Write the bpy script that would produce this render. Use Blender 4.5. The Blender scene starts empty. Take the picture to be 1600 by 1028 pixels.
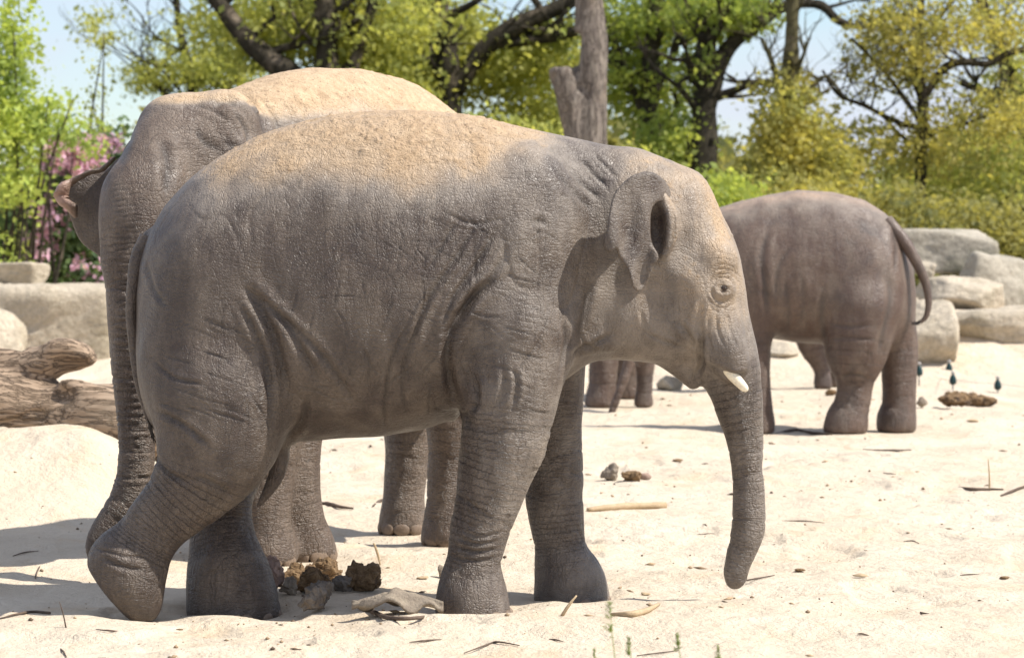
import bpy, math, random
import numpy as np
from mathutils import Vector, Matrix

# ------------------------------------------------------------------ camera, sky, sun, exposure
scene = bpy.context.scene
W, HH, FPX, CAMZ = 1600, 1028, 4500.0, 1.6
HORIZON = 370.0
PITCH = math.atan((HH / 2 - HORIZON) / FPX)
FOCUS = 12.05
SUN_EL, SUN_AZ = math.radians(52), math.radians(13)      # azimuth: from +X towards the camera
cd = bpy.data.cameras.new('camera')
cam = bpy.data.objects.new('camera', cd)
scene.collection.objects.link(cam)
cam.location = (0, 0, CAMZ)
cam.rotation_euler = (math.pi / 2 - PITCH, 0, 0)
cd.sensor_width = 36
cd.lens = FPX / W * 36
cd.clip_end = 3000
cd.dof.use_dof = True
cd.dof.focus_distance = FOCUS
cd.dof.aperture_fstop = 5.0
scene.camera = cam
world = bpy.data.worlds.new('World')
scene.world = world
world.use_nodes = True
wn = world.node_tree
for n in list(wn.nodes):
    wn.nodes.remove(n)
sky = wn.nodes.new('ShaderNodeTexSky')
sky.sky_type = 'NISHITA'
sky.sun_disc = False
sky.sun_elevation = SUN_EL
sund = Vector((math.cos(SUN_EL) * math.cos(SUN_AZ), -math.cos(SUN_EL) * math.sin(SUN_AZ), math.sin(SUN_EL)))
sky.sun_rotation = math.atan2(sund.x, sund.y)
sky.air_density = 1.0
sky.dust_density = .35
sky.ozone_density = 4.0
bg = wn.nodes.new('ShaderNodeBackground')
bg.inputs['Strength'].default_value = 0.115
wo = wn.nodes.new('ShaderNodeOutputWorld')
# thin broken cloud over the blue, everywhere in the sky
tcw = wn.nodes.new('ShaderNodeTexCoord')
mpw = wn.nodes.new('ShaderNodeMapping')
mpw.inputs['Scale'].default_value = (2.2, 2.2, 7.0)
nzw = wn.nodes.new('ShaderNodeTexNoise')
nzw.inputs['Scale'].default_value = 2.4
nzw.inputs['Detail'].default_value = 6
rpw = wn.nodes.new('ShaderNodeValToRGB')
rpw.color_ramp.elements[0].position = 0.34
rpw.color_ramp.elements[1].position = 0.62
mxw = wn.nodes.new('ShaderNodeMixRGB')
mxw.inputs[2].default_value = (4.6, 4.9, 5.7, 1)
wn.links.new(tcw.outputs['Generated'], mpw.inputs[0])
wn.links.new(mpw.outputs[0], nzw.inputs[0])
wn.links.new(nzw.outputs[0], rpw.inputs[0])
wn.links.new(rpw.outputs[0], mxw.inputs[0])
wn.links.new(sky.outputs[0], mxw.inputs[1])
wn.links.new(mxw.outputs[0], bg.inputs[0])
wn.links.new(bg.outputs[0], wo.inputs[0])
sl = bpy.data.lights.new('sun', 'SUN')
sl.energy = 4.6
sl.angle = math.radians(0.55)
sl.color = (1.0, 0.945, 0.86)
so = bpy.data.objects.new('sun', sl)
scene.collection.objects.link(so)
so.rotation_euler = sund.to_track_quat('Z', 'Y').to_euler()
scene.view_settings.view_transform = 'Standard'
scene.view_settings.look = 'None'
scene.view_settings.gamma = 1
scene.view_settings.use_curve_mapping = False
scene.view_settings.exposure = 0.55

# ------------------------------------------------------------------ pixel -> place
def ray(px, py):
    c, s = math.cos(PITCH), math.sin(PITCH)
    u = HH / 2 - py
    return np.array([px - W / 2, FPX * c + u * s, -FPX * s + u * c])
def P(px, py, Y):
    r = ray(px, py)
    return np.array([0, 0, CAMZ]) + r * (Y / r[1])
def Gd(px, py, z=0.0):
    r = ray(px, py)
    return np.array([0, 0, CAMZ]) + r * ((z - CAMZ) / r[2])
def proj(p):
    c, s = math.cos(PITCH), math.sin(PITCH)
    dz = p[:, 2] - CAMZ
    d = p[:, 1] * c - dz * s
    u = p[:, 1] * s + dz * c
    return W / 2 + p[:, 0] / d * FPX, HH / 2 - u / d * FPX

# ------------------------------------------------------------------ numpy noise
def _h(ix, iy, iz, seed):
    n = (ix.astype(np.int64) * 374761393 + iy.astype(np.int64) * 668265263 + iz.astype(np.int64) * 1274126177 + seed * 974634777) & 0xffffffff
    n = ((n ^ (n >> 13)) * 1274126177) & 0xffffffff
    n = ((n ^ (n >> 16)) * 2246822519) & 0xffffffff
    return ((n ^ (n >> 15)) & 0xffffff) / 16777215.0
def noise(p, sc=1.0, seed=0):
    if not hasattr(sc, '__len__'):
        sc = (sc, sc, sc)
    q = p * np.array(sc)
    f = np.floor(q)
    t = q - f
    t = t * t * t * (t * (t * 6 - 15) + 10)
    i = f.astype(np.int64)
    out = 0
    for a in (0, 1):
        wx = t[:, 0] if a else 1 - t[:, 0]
        for b in (0, 1):
            wy = t[:, 1] if b else 1 - t[:, 1]
            for c in (0, 1):
                wz = t[:, 2] if c else 1 - t[:, 2]
                out = out + wx * wy * wz * _h(i[:, 0] + a, i[:, 1] + b, i[:, 2] + c, seed)
    return out * 2 - 1
def fbm(p, sc, octv=3, seed=0, gain=.5):
    r, a = 0, 1.0
    s = np.array(sc if hasattr(sc, '__len__') else (sc,) * 3, float)
    for o in range(octv):
        r = r + a * noise(p + 7.3 * o, s, seed + o)
        a *= gain
        s = s * 2.03
    return r
def smooth(a, b, x):
    t = np.clip((x - a) / (b - a), 0, 1)
    return t * t * (3 - 2 * t)

# ------------------------------------------------------------------ object helpers
def tag(o, label=None, cat=None, group=None, kind=None):
    if label: o['label'] = label
    if cat: o['category'] = cat
    if group: o['group'] = group
    if kind: o['kind'] = kind
    return o
def mesh_np(name, V, F, mat=None, parent=None, loc=(0, 0, 0), smooth_=True, F3=None):
    """V (n,3), F (m,k) all faces with k corners; F3 more triangles."""
    V = np.asarray(V, np.float32) - np.array(loc, np.float32)
    me = bpy.data.meshes.new(name)
    me.vertices.add(len(V))
    me.vertices.foreach_set('co', V.ravel())
    fl = [np.asarray(f, np.int32) for f in ([F] if not isinstance(F, list) else F) if len(f)]
    if F3 is not None and len(F3): fl.append(np.asarray(F3, np.int32))
    nl = sum(f.size for f in fl); nf = sum(len(f) for f in fl)
    me.loops.add(nl); me.polygons.add(nf)
    me.loops.foreach_set('vertex_index', np.concatenate([f.ravel() for f in fl]))
    st = []; c = 0
    for f in fl:
        st.append(c + np.arange(len(f)) * f.shape[1]); c += f.size
    me.polygons.foreach_set('loop_start', np.concatenate(st).astype(np.int32))
    me.update(calc_edges=True)
    me.validate()
    if smooth_:
        me.polygons.foreach_set('use_smooth', np.ones(len(me.polygons), bool))
    if mat: me.materials.append(mat)
    o = bpy.data.objects.new(name, me)
    scene.collection.objects.link(o)
    if parent is not None:
        o.parent = parent
    o.location = loc
    return o
def empty(name, loc):
    o = bpy.data.objects.new(name, None)
    scene.collection.objects.link(o)
    o.location = [float(v) for v in loc]
    o.empty_display_size = .2
    return o
def attr(o, name, vals):
    a = o.data.attributes.new(name, 'FLOAT', 'POINT')
    a.data.foreach_set('value', np.asarray(vals, np.float32))
def catmull(pts, n=5):
    pts = np.asarray(pts, float)
    p = np.vstack([2 * pts[0] - pts[1], pts, 2 * pts[-1] - pts[-2]])
    out = []
    for i in range(1, len(p) - 2):
        for k in range(n):
            t = k / n
            out.append(.5 * (2 * p[i] + (p[i + 1] - p[i - 1]) * t + (2 * p[i - 1] - 5 * p[i] + 4 * p[i + 1] - p[i + 2]) * t * t
                             + (3 * p[i] - p[i - 1] - 3 * p[i + 1] + p[i + 2]) * t ** 3))
    out.append(pts[-1])
    return np.array(out)
def tube(pts, rad, sides=10, res=4, bump=0.0, seed=0, flat=1.0, bsc=3.0):
    """swept tube: returns V, F(quads), F3(caps)"""
    q = catmull(np.column_stack([np.asarray(pts, float), np.asarray(rad, float)]), res)
    c, r = q[:, :3], np.maximum(q[:, 3], 1e-4)
    t = np.gradient(c, axis=0)
    t /= np.linalg.norm(t, axis=1)[:, None] + 1e-9
    ref = np.array([0.13, 0.31, 1.0]) if abs(t[0, 2]) < .8 else np.array([1.0, .2, .1])
    a = np.cross(t, ref); a /= np.linalg.norm(a, axis=1)[:, None] + 1e-9
    b = np.cross(t, a)
    th = np.arange(sides) / sides * 2 * math.pi
    ring = a[:, None] * np.cos(th)[None, :, None] + b[:, None] * np.sin(th)[None, :, None] * flat
    V = c[:, None] + ring * r[:, None, None]
    if bump:
        Vf = V.reshape(-1, 3)
        n = fbm(Vf, bsc / max(r.mean(), .01) * .25, 3, seed)
        V = c[:, None] + ring * (r[:, None] * (1 + bump * n.reshape(len(c), sides)))[:, :, None]
    m = len(c)
    i, j = np.meshgrid(np.arange(m - 1), np.arange(sides), indexing='ij')
    i = i.ravel(); j = j.ravel(); k = (j + 1) % sides
    F = np.column_stack([i * sides + j, i * sides + k, (i + 1) * sides + k, (i + 1) * sides + j])
    V = V.reshape(-1, 3)
    V = np.vstack([V, c[:1], c[-1:]])
    s = np.arange(sides); s2 = (s + 1) % sides
    F3 = np.vstack([np.column_stack([np.full(sides, m * sides), s2, s]),
                    np.column_stack([np.full(sides, m * sides + 1), (m - 1) * sides + s, (m - 1) * sides + s2])])
    return V, F, F3
def merge(parts):
    Vs, Fs, F3s, n = [], [], [], 0
    for V, F, F3 in parts:
        Vs.append(V)
        if len(F): Fs.append(np.asarray(F) + n)
        if F3 is not None and len(F3): F3s.append(np.asarray(F3) + n)
        n += len(V)
    return np.vstack(Vs), (np.vstack(Fs) if Fs else np.zeros((0, 4), int)), (np.vstack(F3s) if F3s else None)

# ------------------------------------------------------------------ node helper
def new_mat(name):
    m = bpy.data.materials.new(name)
    m.use_nodes = True
    nt = m.node_tree
    for n in list(nt.nodes): nt.nodes.remove(n)
    out = nt.nodes.new('ShaderNodeOutputMaterial')
    b = nt.nodes.new('ShaderNodeBsdfPrincipled')
    nt.links.new(b.outputs[0], out.inputs[0])
    return m, nt, b, out
class N:
    def __init__(s, nt): s.nt = nt
    def _in(s, sock, v):
        if isinstance(v, bpy.types.NodeSocket): s.nt.links.new(v, sock)
        else: sock.default_value = v
    def math(s, op, a, b=0.0, clamp=False):
        n = s.nt.nodes.new('ShaderNodeMath'); n.operation = op; n.use_clamp = clamp
        s._in(n.inputs[0], a); s._in(n.inputs[1], b); return n.outputs[0]
    def mix(s, f, a, b, mode='MIX'):
        n = s.nt.nodes.new('ShaderNodeMixRGB'); n.blend_type = mode
        s._in(n.inputs[0], f); s._in(n.inputs[1], a); s._in(n.inputs[2], b); return n.outputs[0]
    def noise(s, vec, scale, detail=3, rough=.55, dist=0.0):
        n = s.nt.nodes.new('ShaderNodeTexNoise'); s._in(n.inputs['Vector'], vec)
        n.inputs['Scale'].default_value = scale; n.inputs['Detail'].default_value = detail
        n.inputs['Roughness'].default_value = rough; n.inputs['Distortion'].default_value = dist; return n.outputs[0]
    def vor(s, vec, scale, feat='DISTANCE_TO_EDGE', rand=1.0):
        n = s.nt.nodes.new('ShaderNodeTexVoronoi'); n.feature = feat; s._in(n.inputs['Vector'], vec)
        n.inputs['Scale'].default_value = scale; n.inputs['Randomness'].default_value = rand; return n.outputs[0]
    def map(s, vec, scale=(1, 1, 1), rot=(0, 0, 0), loc=(0, 0, 0)):
        n = s.nt.nodes.new('ShaderNodeMapping'); s._in(n.inputs[0], vec)
        n.inputs['Scale'].default_value = scale; n.inputs['Rotation'].default_value = rot; n.inputs['Location'].default_value = loc
        return n.outputs[0]
    def ramp(s, f, lo, hi, a=0.0, b=1.0):
        n = s.nt.nodes.new('ShaderNodeMapRange'); n.interpolation_type = 'SMOOTHSTEP'; s._in(n.inputs[0], f)
        n.inputs[1].default_value = lo; n.inputs[2].default_value = hi; n.inputs[3].default_value = a; n.inputs[4].default_value = b
        return n.outputs[0]
    def obj(s):
        n = s.nt.nodes.new('ShaderNodeTexCoord'); return n.outputs['Object']
    def attr(s, name):
        n = s.nt.nodes.new('ShaderNodeAttribute'); n.attribute_name = name; return n.outputs['Fac']
    def sep(s, v):
        n = s.nt.nodes.new('ShaderNodeSeparateXYZ'); s._in(n.inputs[0], v); return n.outputs
    def comb(s, x, y, z):
        n = s.nt.nodes.new('ShaderNodeCombineXYZ')
        for i, v in enumerate((x, y, z)): s._in(n.inputs[i], v)
        return n.outputs[0]
    def addv(s, a, b):
        n = s.nt.nodes.new('ShaderNodeVectorMath'); n.operation = 'ADD'; s._in(n.inputs[0], a); s._in(n.inputs[1], b); return n.outputs[0]
    def scalev(s, a, k):
        n = s.nt.nodes.new('ShaderNodeVectorMath'); n.operation = 'SCALE'; s._in(n.inputs[0], a); n.inputs['Scale'].default_value = k; return n.outputs[0]
    def bump(s, h, dist, strength=1.0, nrm=None):
        n = s.nt.nodes.new('ShaderNodeBump'); s._in(n.inputs['Height'], h); n.inputs['Distance'].default_value = dist
        n.inputs['Strength'].default_value = strength
        if nrm is not None: s.nt.links.new(nrm, n.inputs['Normal'])
        return n.outputs[0]
    def island(s):
        n = s.nt.nodes.new('ShaderNodeNewGeometry'); return n.outputs['Random Per Island']
    def nz(s):
        n = s.nt.nodes.new('ShaderNodeNewGeometry'); return s.sep(n.outputs['Normal'])[2]
    def noisev(s, vec, scale, detail=2):
        n = s.nt.nodes.new('ShaderNodeTexNoise'); s._in(n.inputs['Vector'], vec)
        n.inputs['Scale'].default_value = scale; n.inputs['Detail'].default_value = detail; return n.outputs[1]

def ridge(n, v, width=.06):
    """thin dark lines where the noise crosses its middle: 0 in the line, 1 beside it"""
    a = n.math('ABSOLUTE', n.math('SUBTRACT', v, .5))
    return n.ramp(a, 0.0, width)

def skin_material(name, col_a, col_b, col_c, dustcol=(.62, .46, .30, 1), wr=1.0, veilcol=(.29, .245, .20, 1)):
    m, nt, b, out = new_mat(name)
    n = N(nt)
    o = n.obj()
    dust_and_lit = n.attr('dust_and_lit'); limb = n.attr('limb'); along = n.attr('along'); crease_and_shade = n.attr('crease_and_shade'); pink = n.attr('pink')
    warp = n.addv(o, n.scalev(n.noisev(o, 5.0, 3), .10))
    # body: crossing wrinkles + cells
    w1 = ridge(n, n.noise(n.map(warp, (8, 8, 2.0), (0, .5, 0)), 1.7, 2, .5), .030)
    w2 = ridge(n, n.noise(n.map(warp, (2.5, 4, 12), (0, .35, 0)), 2.0, 2, .5), .040)
    cell = n.ramp(n.vor(n.map(warp, (1.0, 1.0, 1.5), (0, .6, 0)), 30), 0.0, .10)
    cell2 = n.ramp(n.vor(n.map(warp, (1.2, 1.0, 1.9), (0, -.35, 0)), 66), 0.0, .22)
    patch = n.ramp(n.noise(o, 2.3, 2), .38, .62)
    cellp = n.math('ADD', n.math('MULTIPLY', cell, patch), n.math('SUBTRACT', 1.0, patch))
    w3 = ridge(n, n.noise(n.map(warp, (7, 7, 26), (0, -.55, 0)), 1.6, 2, .5), .07)
    w4 = ridge(n, n.noise(n.map(warp, (26, 12, 8), (0, .25, 0)), 1.6, 2, .5), .06)
    pa = n.ramp(n.noise(o, 3.1, 2), .42, .6)
    hb = n.math('ADD', n.math('MULTIPLY', w1, .20), n.math('MULTIPLY', w2, .15))
    hb = n.math('ADD', hb, n.math('MULTIPLY', n.mix(pa, w3, w4), .20))
    hb = n.math('ADD', hb, n.math('MULTIPLY', cellp, .07))
    hb = n.math('ADD', hb, n.math('MULTIPLY', cell2, .17))
    hb = n.math('ADD', hb, n.math('MULTIPLY', n.noise(n.map(warp, (1, 1, 2.4), (0, .3, 0)), 34, 3, .6), .16))
    # limbs and trunk: rings round the axis
    s = n.sep(warp)
    rv = n.comb(n.math('MULTIPLY', s[0], 3.0), n.math('MULTIPLY', s[1], 3.0), n.math('MULTIPLY', along, 17.0))
    r1 = ridge(n, n.noise(rv, 2.0, 2, .5), .07)
    rv2 = n.comb(n.math('MULTIPLY', s[0], 9.0), n.math('MULTIPLY', s[1], 9.0), n.math('MULTIPLY', along, 26.0))
    r2 = ridge(n, n.noise(rv2, 2.6, 2, .5), .09)
    rv3 = n.comb(n.math('MULTIPLY', s[0], 15.0), n.math('MULTIPLY', s[1], 15.0), n.math('MULTIPLY', along, 4.0))
    r3 = ridge(n, n.noise(rv3, 2.0, 2, .5), .05)
    hl = n.math('ADD', n.math('MULTIPLY', r1, .34), n.math('MULTIPLY', r2, .34))
    hl = n.math('ADD', hl, n.math('MULTIPLY', n.mix(pa, w3, w4), .30))
    hl = n.math('ADD', hl, n.math('MULTIPLY', r3, .3))
    hl = n.math('ADD', hl, n.math('MULTIPLY', cell2, .2))
    h = n.mix(limb, hb, hl)
    micro = n.noise(o, 160, 4, .65)
    h2 = n.math('ADD', n.math('MULTIPLY', h, 1.0), n.math('MULTIPLY', micro, .2))
    grit = n.noise(o, 48, 5, .7)
    dn = n.noise(o, 7, 5, .65)
    dm = n.ramp(n.math('ADD', dust_and_lit, n.math('MULTIPLY', n.math('ADD', n.math('SUBTRACT', dn, .5), n.math('MULTIPLY', n.math('SUBTRACT', n.noise(o, 33, 4, .7), .5), .7)), .9)), .47, .80)
    # thin veil of dust beyond the crust, and the bull's painted lit tone
    veil = n.math('MULTIPLY', n.ramp(n.math('ADD', dust_and_lit, n.math('MULTIPLY', n.math('SUBTRACT', dn, .5), .7)), .05, .6), .5)
    nrm = n.bump(h2, .0065 * wr, 1.0)
    nrm = n.bump(n.math('MULTIPLY', n.math('MULTIPLY', grit, dm), 1.0), .012, .9, nrm)
    # colour
    big = n.noise(o, 1.7, 4, .6)
    c = n.mix(n.ramp(big, .40, .62), col_a, col_b)
    c = n.mix(n.ramp(n.noise(o, 3.3, 5, .6, .4), .45, .72), c, col_c)
    c = n.mix(n.ramp(n.noise(n.map(o, (1, 1, .35)), 9, 4), .35, .75, 0, .35), c, (.27, .215, .165, 1))
    speck = n.ramp(n.noise(o, 75, 3, .7), .35, .7, .78, 1.12)
    c = n.mix(1.0, c, n.comb(speck, speck, speck), 'MULTIPLY')
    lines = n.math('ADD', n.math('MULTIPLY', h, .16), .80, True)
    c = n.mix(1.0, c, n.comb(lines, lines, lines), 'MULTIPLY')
    ck = n.addv(o, n.scalev(n.noisev(o, 9.0, 2), .06))
    crk = n.math('SUBTRACT', 1.0, n.ramp(n.vor(n.map(ck, (1.3, .6, .75), (0, .55, 0)), 11), 0.0, .035))
    crk = n.math('MULTIPLY', crk, n.math('MULTIPLY', n.ramp(n.noise(o, 2.1, 2), .50, .60), n.math('SUBTRACT', 1.0, limb)))
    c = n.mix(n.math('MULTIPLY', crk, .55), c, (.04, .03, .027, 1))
    c = n.mix(n.math('MULTIPLY', crease_and_shade, .6), c, (.040, .032, .028, 1))
    c = n.mix(pink, c, (.42, .25, .19, 1))
    dc = n.mix(n.ramp(n.noise(o, 20, 5, .7), .3, .7), dustcol, (dustcol[0] * .72, dustcol[1] * .68, dustcol[2] * .64, 1))
    dark = n.ramp(n.noise(o, 60, 3, .6), .60, .68)
    dc = n.mix(n.math('MULTIPLY', dark, .7), dc, (.16, .10, .06, 1))
    c = n.mix(n.math('MULTIPLY', veil, 1.5, True), c, n.mix(n.ramp(dust_and_lit, .30, .62), veilcol, dustcol))
    c = n.mix(dm, c, dc)
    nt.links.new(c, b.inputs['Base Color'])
    nt.links.new(n.math('ADD', n.math('MULTIPLY', dm, .3), n.math('MULTIPLY', n.noise(o, 12, 3), .25)), b.inputs['Roughness'])
    rr = n.math('ADD', n.ramp(n.noise(o, 7, 4), .3, .7, .40, .58), n.math('MULTIPLY', dm, .3), True)
    nt.links.new(rr, b.inputs['Roughness'])
    b.inputs['Specular IOR Level'].default_value = .55
    nt.links.new(nrm, b.inputs['Normal'])
    return m

def simple(name, c1, c2, scale=8, rough=.8, bumpd=.01, bscale=30, detail=5, stretch=(1, 1, 1), spec=.3, c3=None):
    m, nt, b, out = new_mat(name)
    n = N(nt); o = n.map(n.obj(), stretch)
    c = n.mix(n.ramp(n.noise(o, scale, detail, .6), .35, .65), c1, c2)
    if c3: c = n.mix(n.ramp(n.noise(o, scale * .37, 4, .6, .5), .5, .68), c, c3)
    f = n.ramp(n.noise(o, scale * 9, 3, .7), .3, .7, .82, 1.1)
    c = n.mix(1.0, c, n.comb(f, f, f), 'MULTIPLY')
    nt.links.new(c, b.inputs['Base Color'])
    b.inputs['Roughness'].default_value = rough
    b.inputs['Specular IOR Level'].default_value = spec
    if bumpd:
        nt.links.new(n.bump(n.noise(o, bscale, 6, .65), bumpd, 1.0), b.inputs['Normal'])
    return m
def leaf_material(name, c1, c2, c3, trans=.45):
    m, nt, b, out = new_mat(name)
    n = N(nt)
    r = n.island()
    c = n.mix(r, c1, c2)
    c = n.mix(n.ramp(n.noise(n.obj(), 1.1, 3), .45, .62), c, c3)
    nt.links.new(c, b.inputs['Base Color'])
    b.inputs['Roughness'].default_value = .6
    b.inputs['Specular IOR Level'].default_value = .25
    t = nt.nodes.new('ShaderNodeBsdfTranslucent')
    tc = n.mix(.5, c, n.mix(1.0, c, (1.5, 1.35, .5, 1), 'MULTIPLY'))
    nt.links.new(tc, t.inputs[0])
    mx = nt.nodes.new('ShaderNodeMixShader'); mx.inputs[0].default_value = trans
    nt.links.new(b.outputs[0], mx.inputs[1]); nt.links.new(t.outputs[0], mx.inputs[2])
    nt.links.new(mx.outputs[0], out.inputs[0])
    return m

# ------------------------------------------------------------------ implicit sculpting (bodies as one continuous surface)
class Sculpt:
    def __init__(s): s.ops = []; s.limbs = []
    def add(s, fn, lo, hi, k=.05, mode='u'):
        s.ops.append((fn, np.array(lo, float), np.array(hi, float), k, mode))
    def ell(s, c, r, k=.06, yaw=0.0, pitch=0.0, mode='u'):
        """ellipsoid; r=(forward, lateral, up); yaw about Z, pitch lowers the nose"""
        c = np.array(c, float); r = np.array(r, float)
        cy, sy, cp, sp = math.cos(yaw), math.sin(yaw), math.cos(pitch), math.sin(pitch)
        f = np.array([cy * cp, sy * cp, -sp]); l = np.array([-sy, cy, 0]); u = np.cross(f, l)
        M = np.array([f, l, u])
        def fn(p):
            q = (p - c) @ M.T / r
            n = np.linalg.norm(q, axis=1) + 1e-9
            g = np.linalg.norm(q / r, axis=1) + 1e-9
            return n * (n - 1) / g
        m = r.max()
        s.add(fn, c - m, c + m, k, mode)
    def chain(s, pts, rad, k=.06, lat=None, f=1.0, res=4, limb=False, mode='u'):
        """tapering limb through pts; lat: unit axis along which it is f times as thick"""
        q = catmull(np.column_stack([np.asarray(pts, float), np.asarray(rad, float)]), res)
        c, r = q[:, :3], q[:, 3]
        L = np.concatenate([[0], np.cumsum(np.linalg.norm(np.diff(c, axis=0), axis=1))])
        def fn(p, want=False):
            best = np.full(len(p), 1e9); al = np.zeros(len(p))
            for i in range(len(c) - 1):
                ab = c[i + 1] - c[i]; l2 = ab @ ab + 1e-12
                t = np.clip(((p - c[i]) @ ab) / l2, 0, 1)
                d = p - (c[i] + t[:, None] * ab)
                if lat is not None and f != 1.0:
                    d = d + np.outer((d @ lat) * (1 / f - 1), lat)
                v = np.sqrt((d * d).sum(1)) - (r[i] + t * (r[i + 1] - r[i]))
                m = v < best
                best[m] = v[m]; al[m] = (L[i] + t * (L[i + 1] - L[i]))[m]
            return (best, al) if want else best
        ff = max(1.0, f)
        s.add(fn, (c - r[:, None] * ff).min(0), (c + r[:, None] * ff).max(0), k, mode)
        if limb: s.limbs.append((fn, limb))
    def torso(s, org, yaw, st, k=.08, p=2.3):
        """st rows: u, z_top, z_bottom, half_width, v_offset ; frame at org, u along yaw"""
        st = np.array(st, float); st = st[np.argsort(st[:, 0])]
        f = np.array([math.cos(yaw), math.sin(yaw), 0]); l = np.array([-math.sin(yaw), math.cos(yaw), 0])
        uu = np.linspace(st[0, 0], st[-1, 0], 240)
        def sm(col):
            v = np.interp(uu, st[:, 0], st[:, col])
            kk = np.exp(-np.linspace(-2, 2, 13) ** 2); kk /= kk.sum()
            w = np.convolve(np.pad(v, 6, mode='edge'), kk, 'valid')
            e = np.minimum(np.arange(240), 239 - np.arange(240)) / 14.0
            e = np.clip(e, 0, 1)
            return v * (1 - e) + w * e
        T, B, Wd, O = sm(1), sm(2), sm(3), sm(4)
        def fn(q):
            d = q - np.array([org[0], org[1], 0])
            u = d @ f; v = d @ l; z = q[:, 2]
            uc = np.clip(u, uu[0], uu[-1])
            t = np.interp(uc, uu, T); b = np.interp(uc, uu, B); w = np.interp(uc, uu, Wd); o = np.interp(uc, uu, O)
            c = b + (t - b) * .47; h = np.where(z > c, t - c, c - b); h = np.maximum(h, .01); w = np.maximum(w, .01)
            a = np.abs(v - o) / w; e = np.abs(z - c) / h
            g = (a ** p + e ** p) ** (1 / p)
            m = np.minimum(w, h)
            dd = (g - 1) * m
            over = np.abs(u - uc)
            return np.sqrt(np.maximum(dd, 0) ** 2 + over ** 2) + np.minimum(dd, 0) * (over == 0)
        c0 = np.array([org[0], org[1], 0]); wm = st[:, 3].max() + np.abs(st[:, 4]).max()
        ends = np.array([c0 + f * st[0, 0], c0 + f * st[-1, 0]])
        lo = ends.min(0) - wm; hi = ends.max(0) + wm
        lo[2] = st[:, 2].min(); hi[2] = st[:, 1].max()
        s.add(fn, lo, hi, k)
    def clip(s, pt, nrm, lo, hi, k=.02):
        """cut away what lies on the nrm side of pt, inside the box"""
        pt = np.array(pt, float); nrm = np.array(nrm, float); nrm /= np.linalg.norm(nrm)
        s.add(lambda p: -((p - pt) @ nrm), lo, hi, k, 'clip')
    def build(s, h, blur=1):
        un = [o for o in s.ops if o[4] == 'u']
        lo = np.min([o[1] for o in un], 0) - 3 * h; hi = np.max([o[2] for o in un], 0) + 3 * h
        ax = [np.arange(lo[i], hi[i] + h, h) for i in range(3)]
        F = np.full([len(a) for a in ax], 1.0, np.float32)
        for fn, l, m, k, mode in s.ops:
            pad = k + 2.5 * h if mode != 'clip' else 0
            sl_ = []
            for i in range(3):
                a = np.searchsorted(ax[i], l[i] - pad); b = np.searchsorted(ax[i], m[i] + pad)
                sl_.append(slice(max(0, a), max(b, a)))
            sub = F[tuple(sl_)]
            if sub.size == 0: continue
            g = np.meshgrid(*[ax[i][sl_[i]] for i in range(3)], indexing='ij')
            p = np.column_stack([q.ravel() for q in g])
            d = fn(p).reshape(sub.shape)
            if mode == 'u':
                t = np.clip(.5 + .5 * (d - sub) / k, 0, 1)
                sub[...] = d + (sub - d) * t - k * t * (1 - t)
            else:
                d = -d          # carve (d<0 inside the tool) or clip
                t = np.clip(.5 + .5 * (sub - d) / k, 0, 1)
                sub[...] = d + (sub - d) * t + k * t * (1 - t)
        for _ in range(blur):
            for a in range(3):
                F = (np.roll(F, 1, a) + 2 * F + np.roll(F, -1, a)) / 4
        return surface_nets(F, lo, h)

def surface_nets(F, lo, h):
    ins = F < 0
    n = np.array(F.shape)
    corners = [(a, b, c) for a in (0, 1) for b in (0, 1) for c in (0, 1)]
    def cs(c): return tuple(slice(c[i], n[i] - 1 + c[i]) for i in range(3))
    cnt = sum(ins[cs(c)].astype(np.int8) for c in corners)
    act = (cnt > 0) & (cnt < 8)
    idx = np.full(act.shape, -1, np.int64)
    cells = np.argwhere(act)
    idx[act] = np.arange(len(cells))
    acc = np.zeros((len(cells), 3)); num = np.zeros(len(cells))
    val = {c: F[cells[:, 0] + c[0], cells[:, 1] + c[1], cells[:, 2] + c[2]].astype(float) for c in corners}
    for c in corners:
        for a in range(3):
            if c[a] == 0:
                e = list(c); e[a] = 1; e = tuple(e)
                v0, v1 = val[c], val[e]
                m = (v0 < 0) != (v1 < 0)
                t = np.where(m, v0 / np.where(m, v0 - v1, 1), 0)
                q = np.tile(np.array(c, float), (len(cells), 1)); q[:, a] += t
                acc[m] += q[m]; num[m] += 1
    V = lo + (cells + acc / num[:, None]) * h
    quads = []
    for a in range(3):
        b, c = (a + 1) % 3, (a + 2) % 3
        s0 = [slice(1, n[i] - 1) for i in range(3)]; s1 = list(s0)
        s0[a] = slice(0, n[a] - 1); s1[a] = slice(1, n[a])
        A, B = ins[tuple(s0)], ins[tuple(s1)]
        e = np.argwhere(A != B)
        flip = A[tuple(e.T)]
        off = np.array([1, 1, 1]); off[a] = 0
        g = e + off
        def cell(db, dc):
            q = g.copy(); q[:, b] -= db; q[:, c] -= dc
            return idx[tuple(q.T)]
        Q = np.column_stack([cell(1, 1), cell(0, 1), cell(0, 0), cell(1, 0)])
        Q[~flip] = Q[~flip][:, ::-1]
        quads.append(Q)
    Q = np.vstack(quads)
    return V, Q[(Q >= 0).all(1)]

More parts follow.
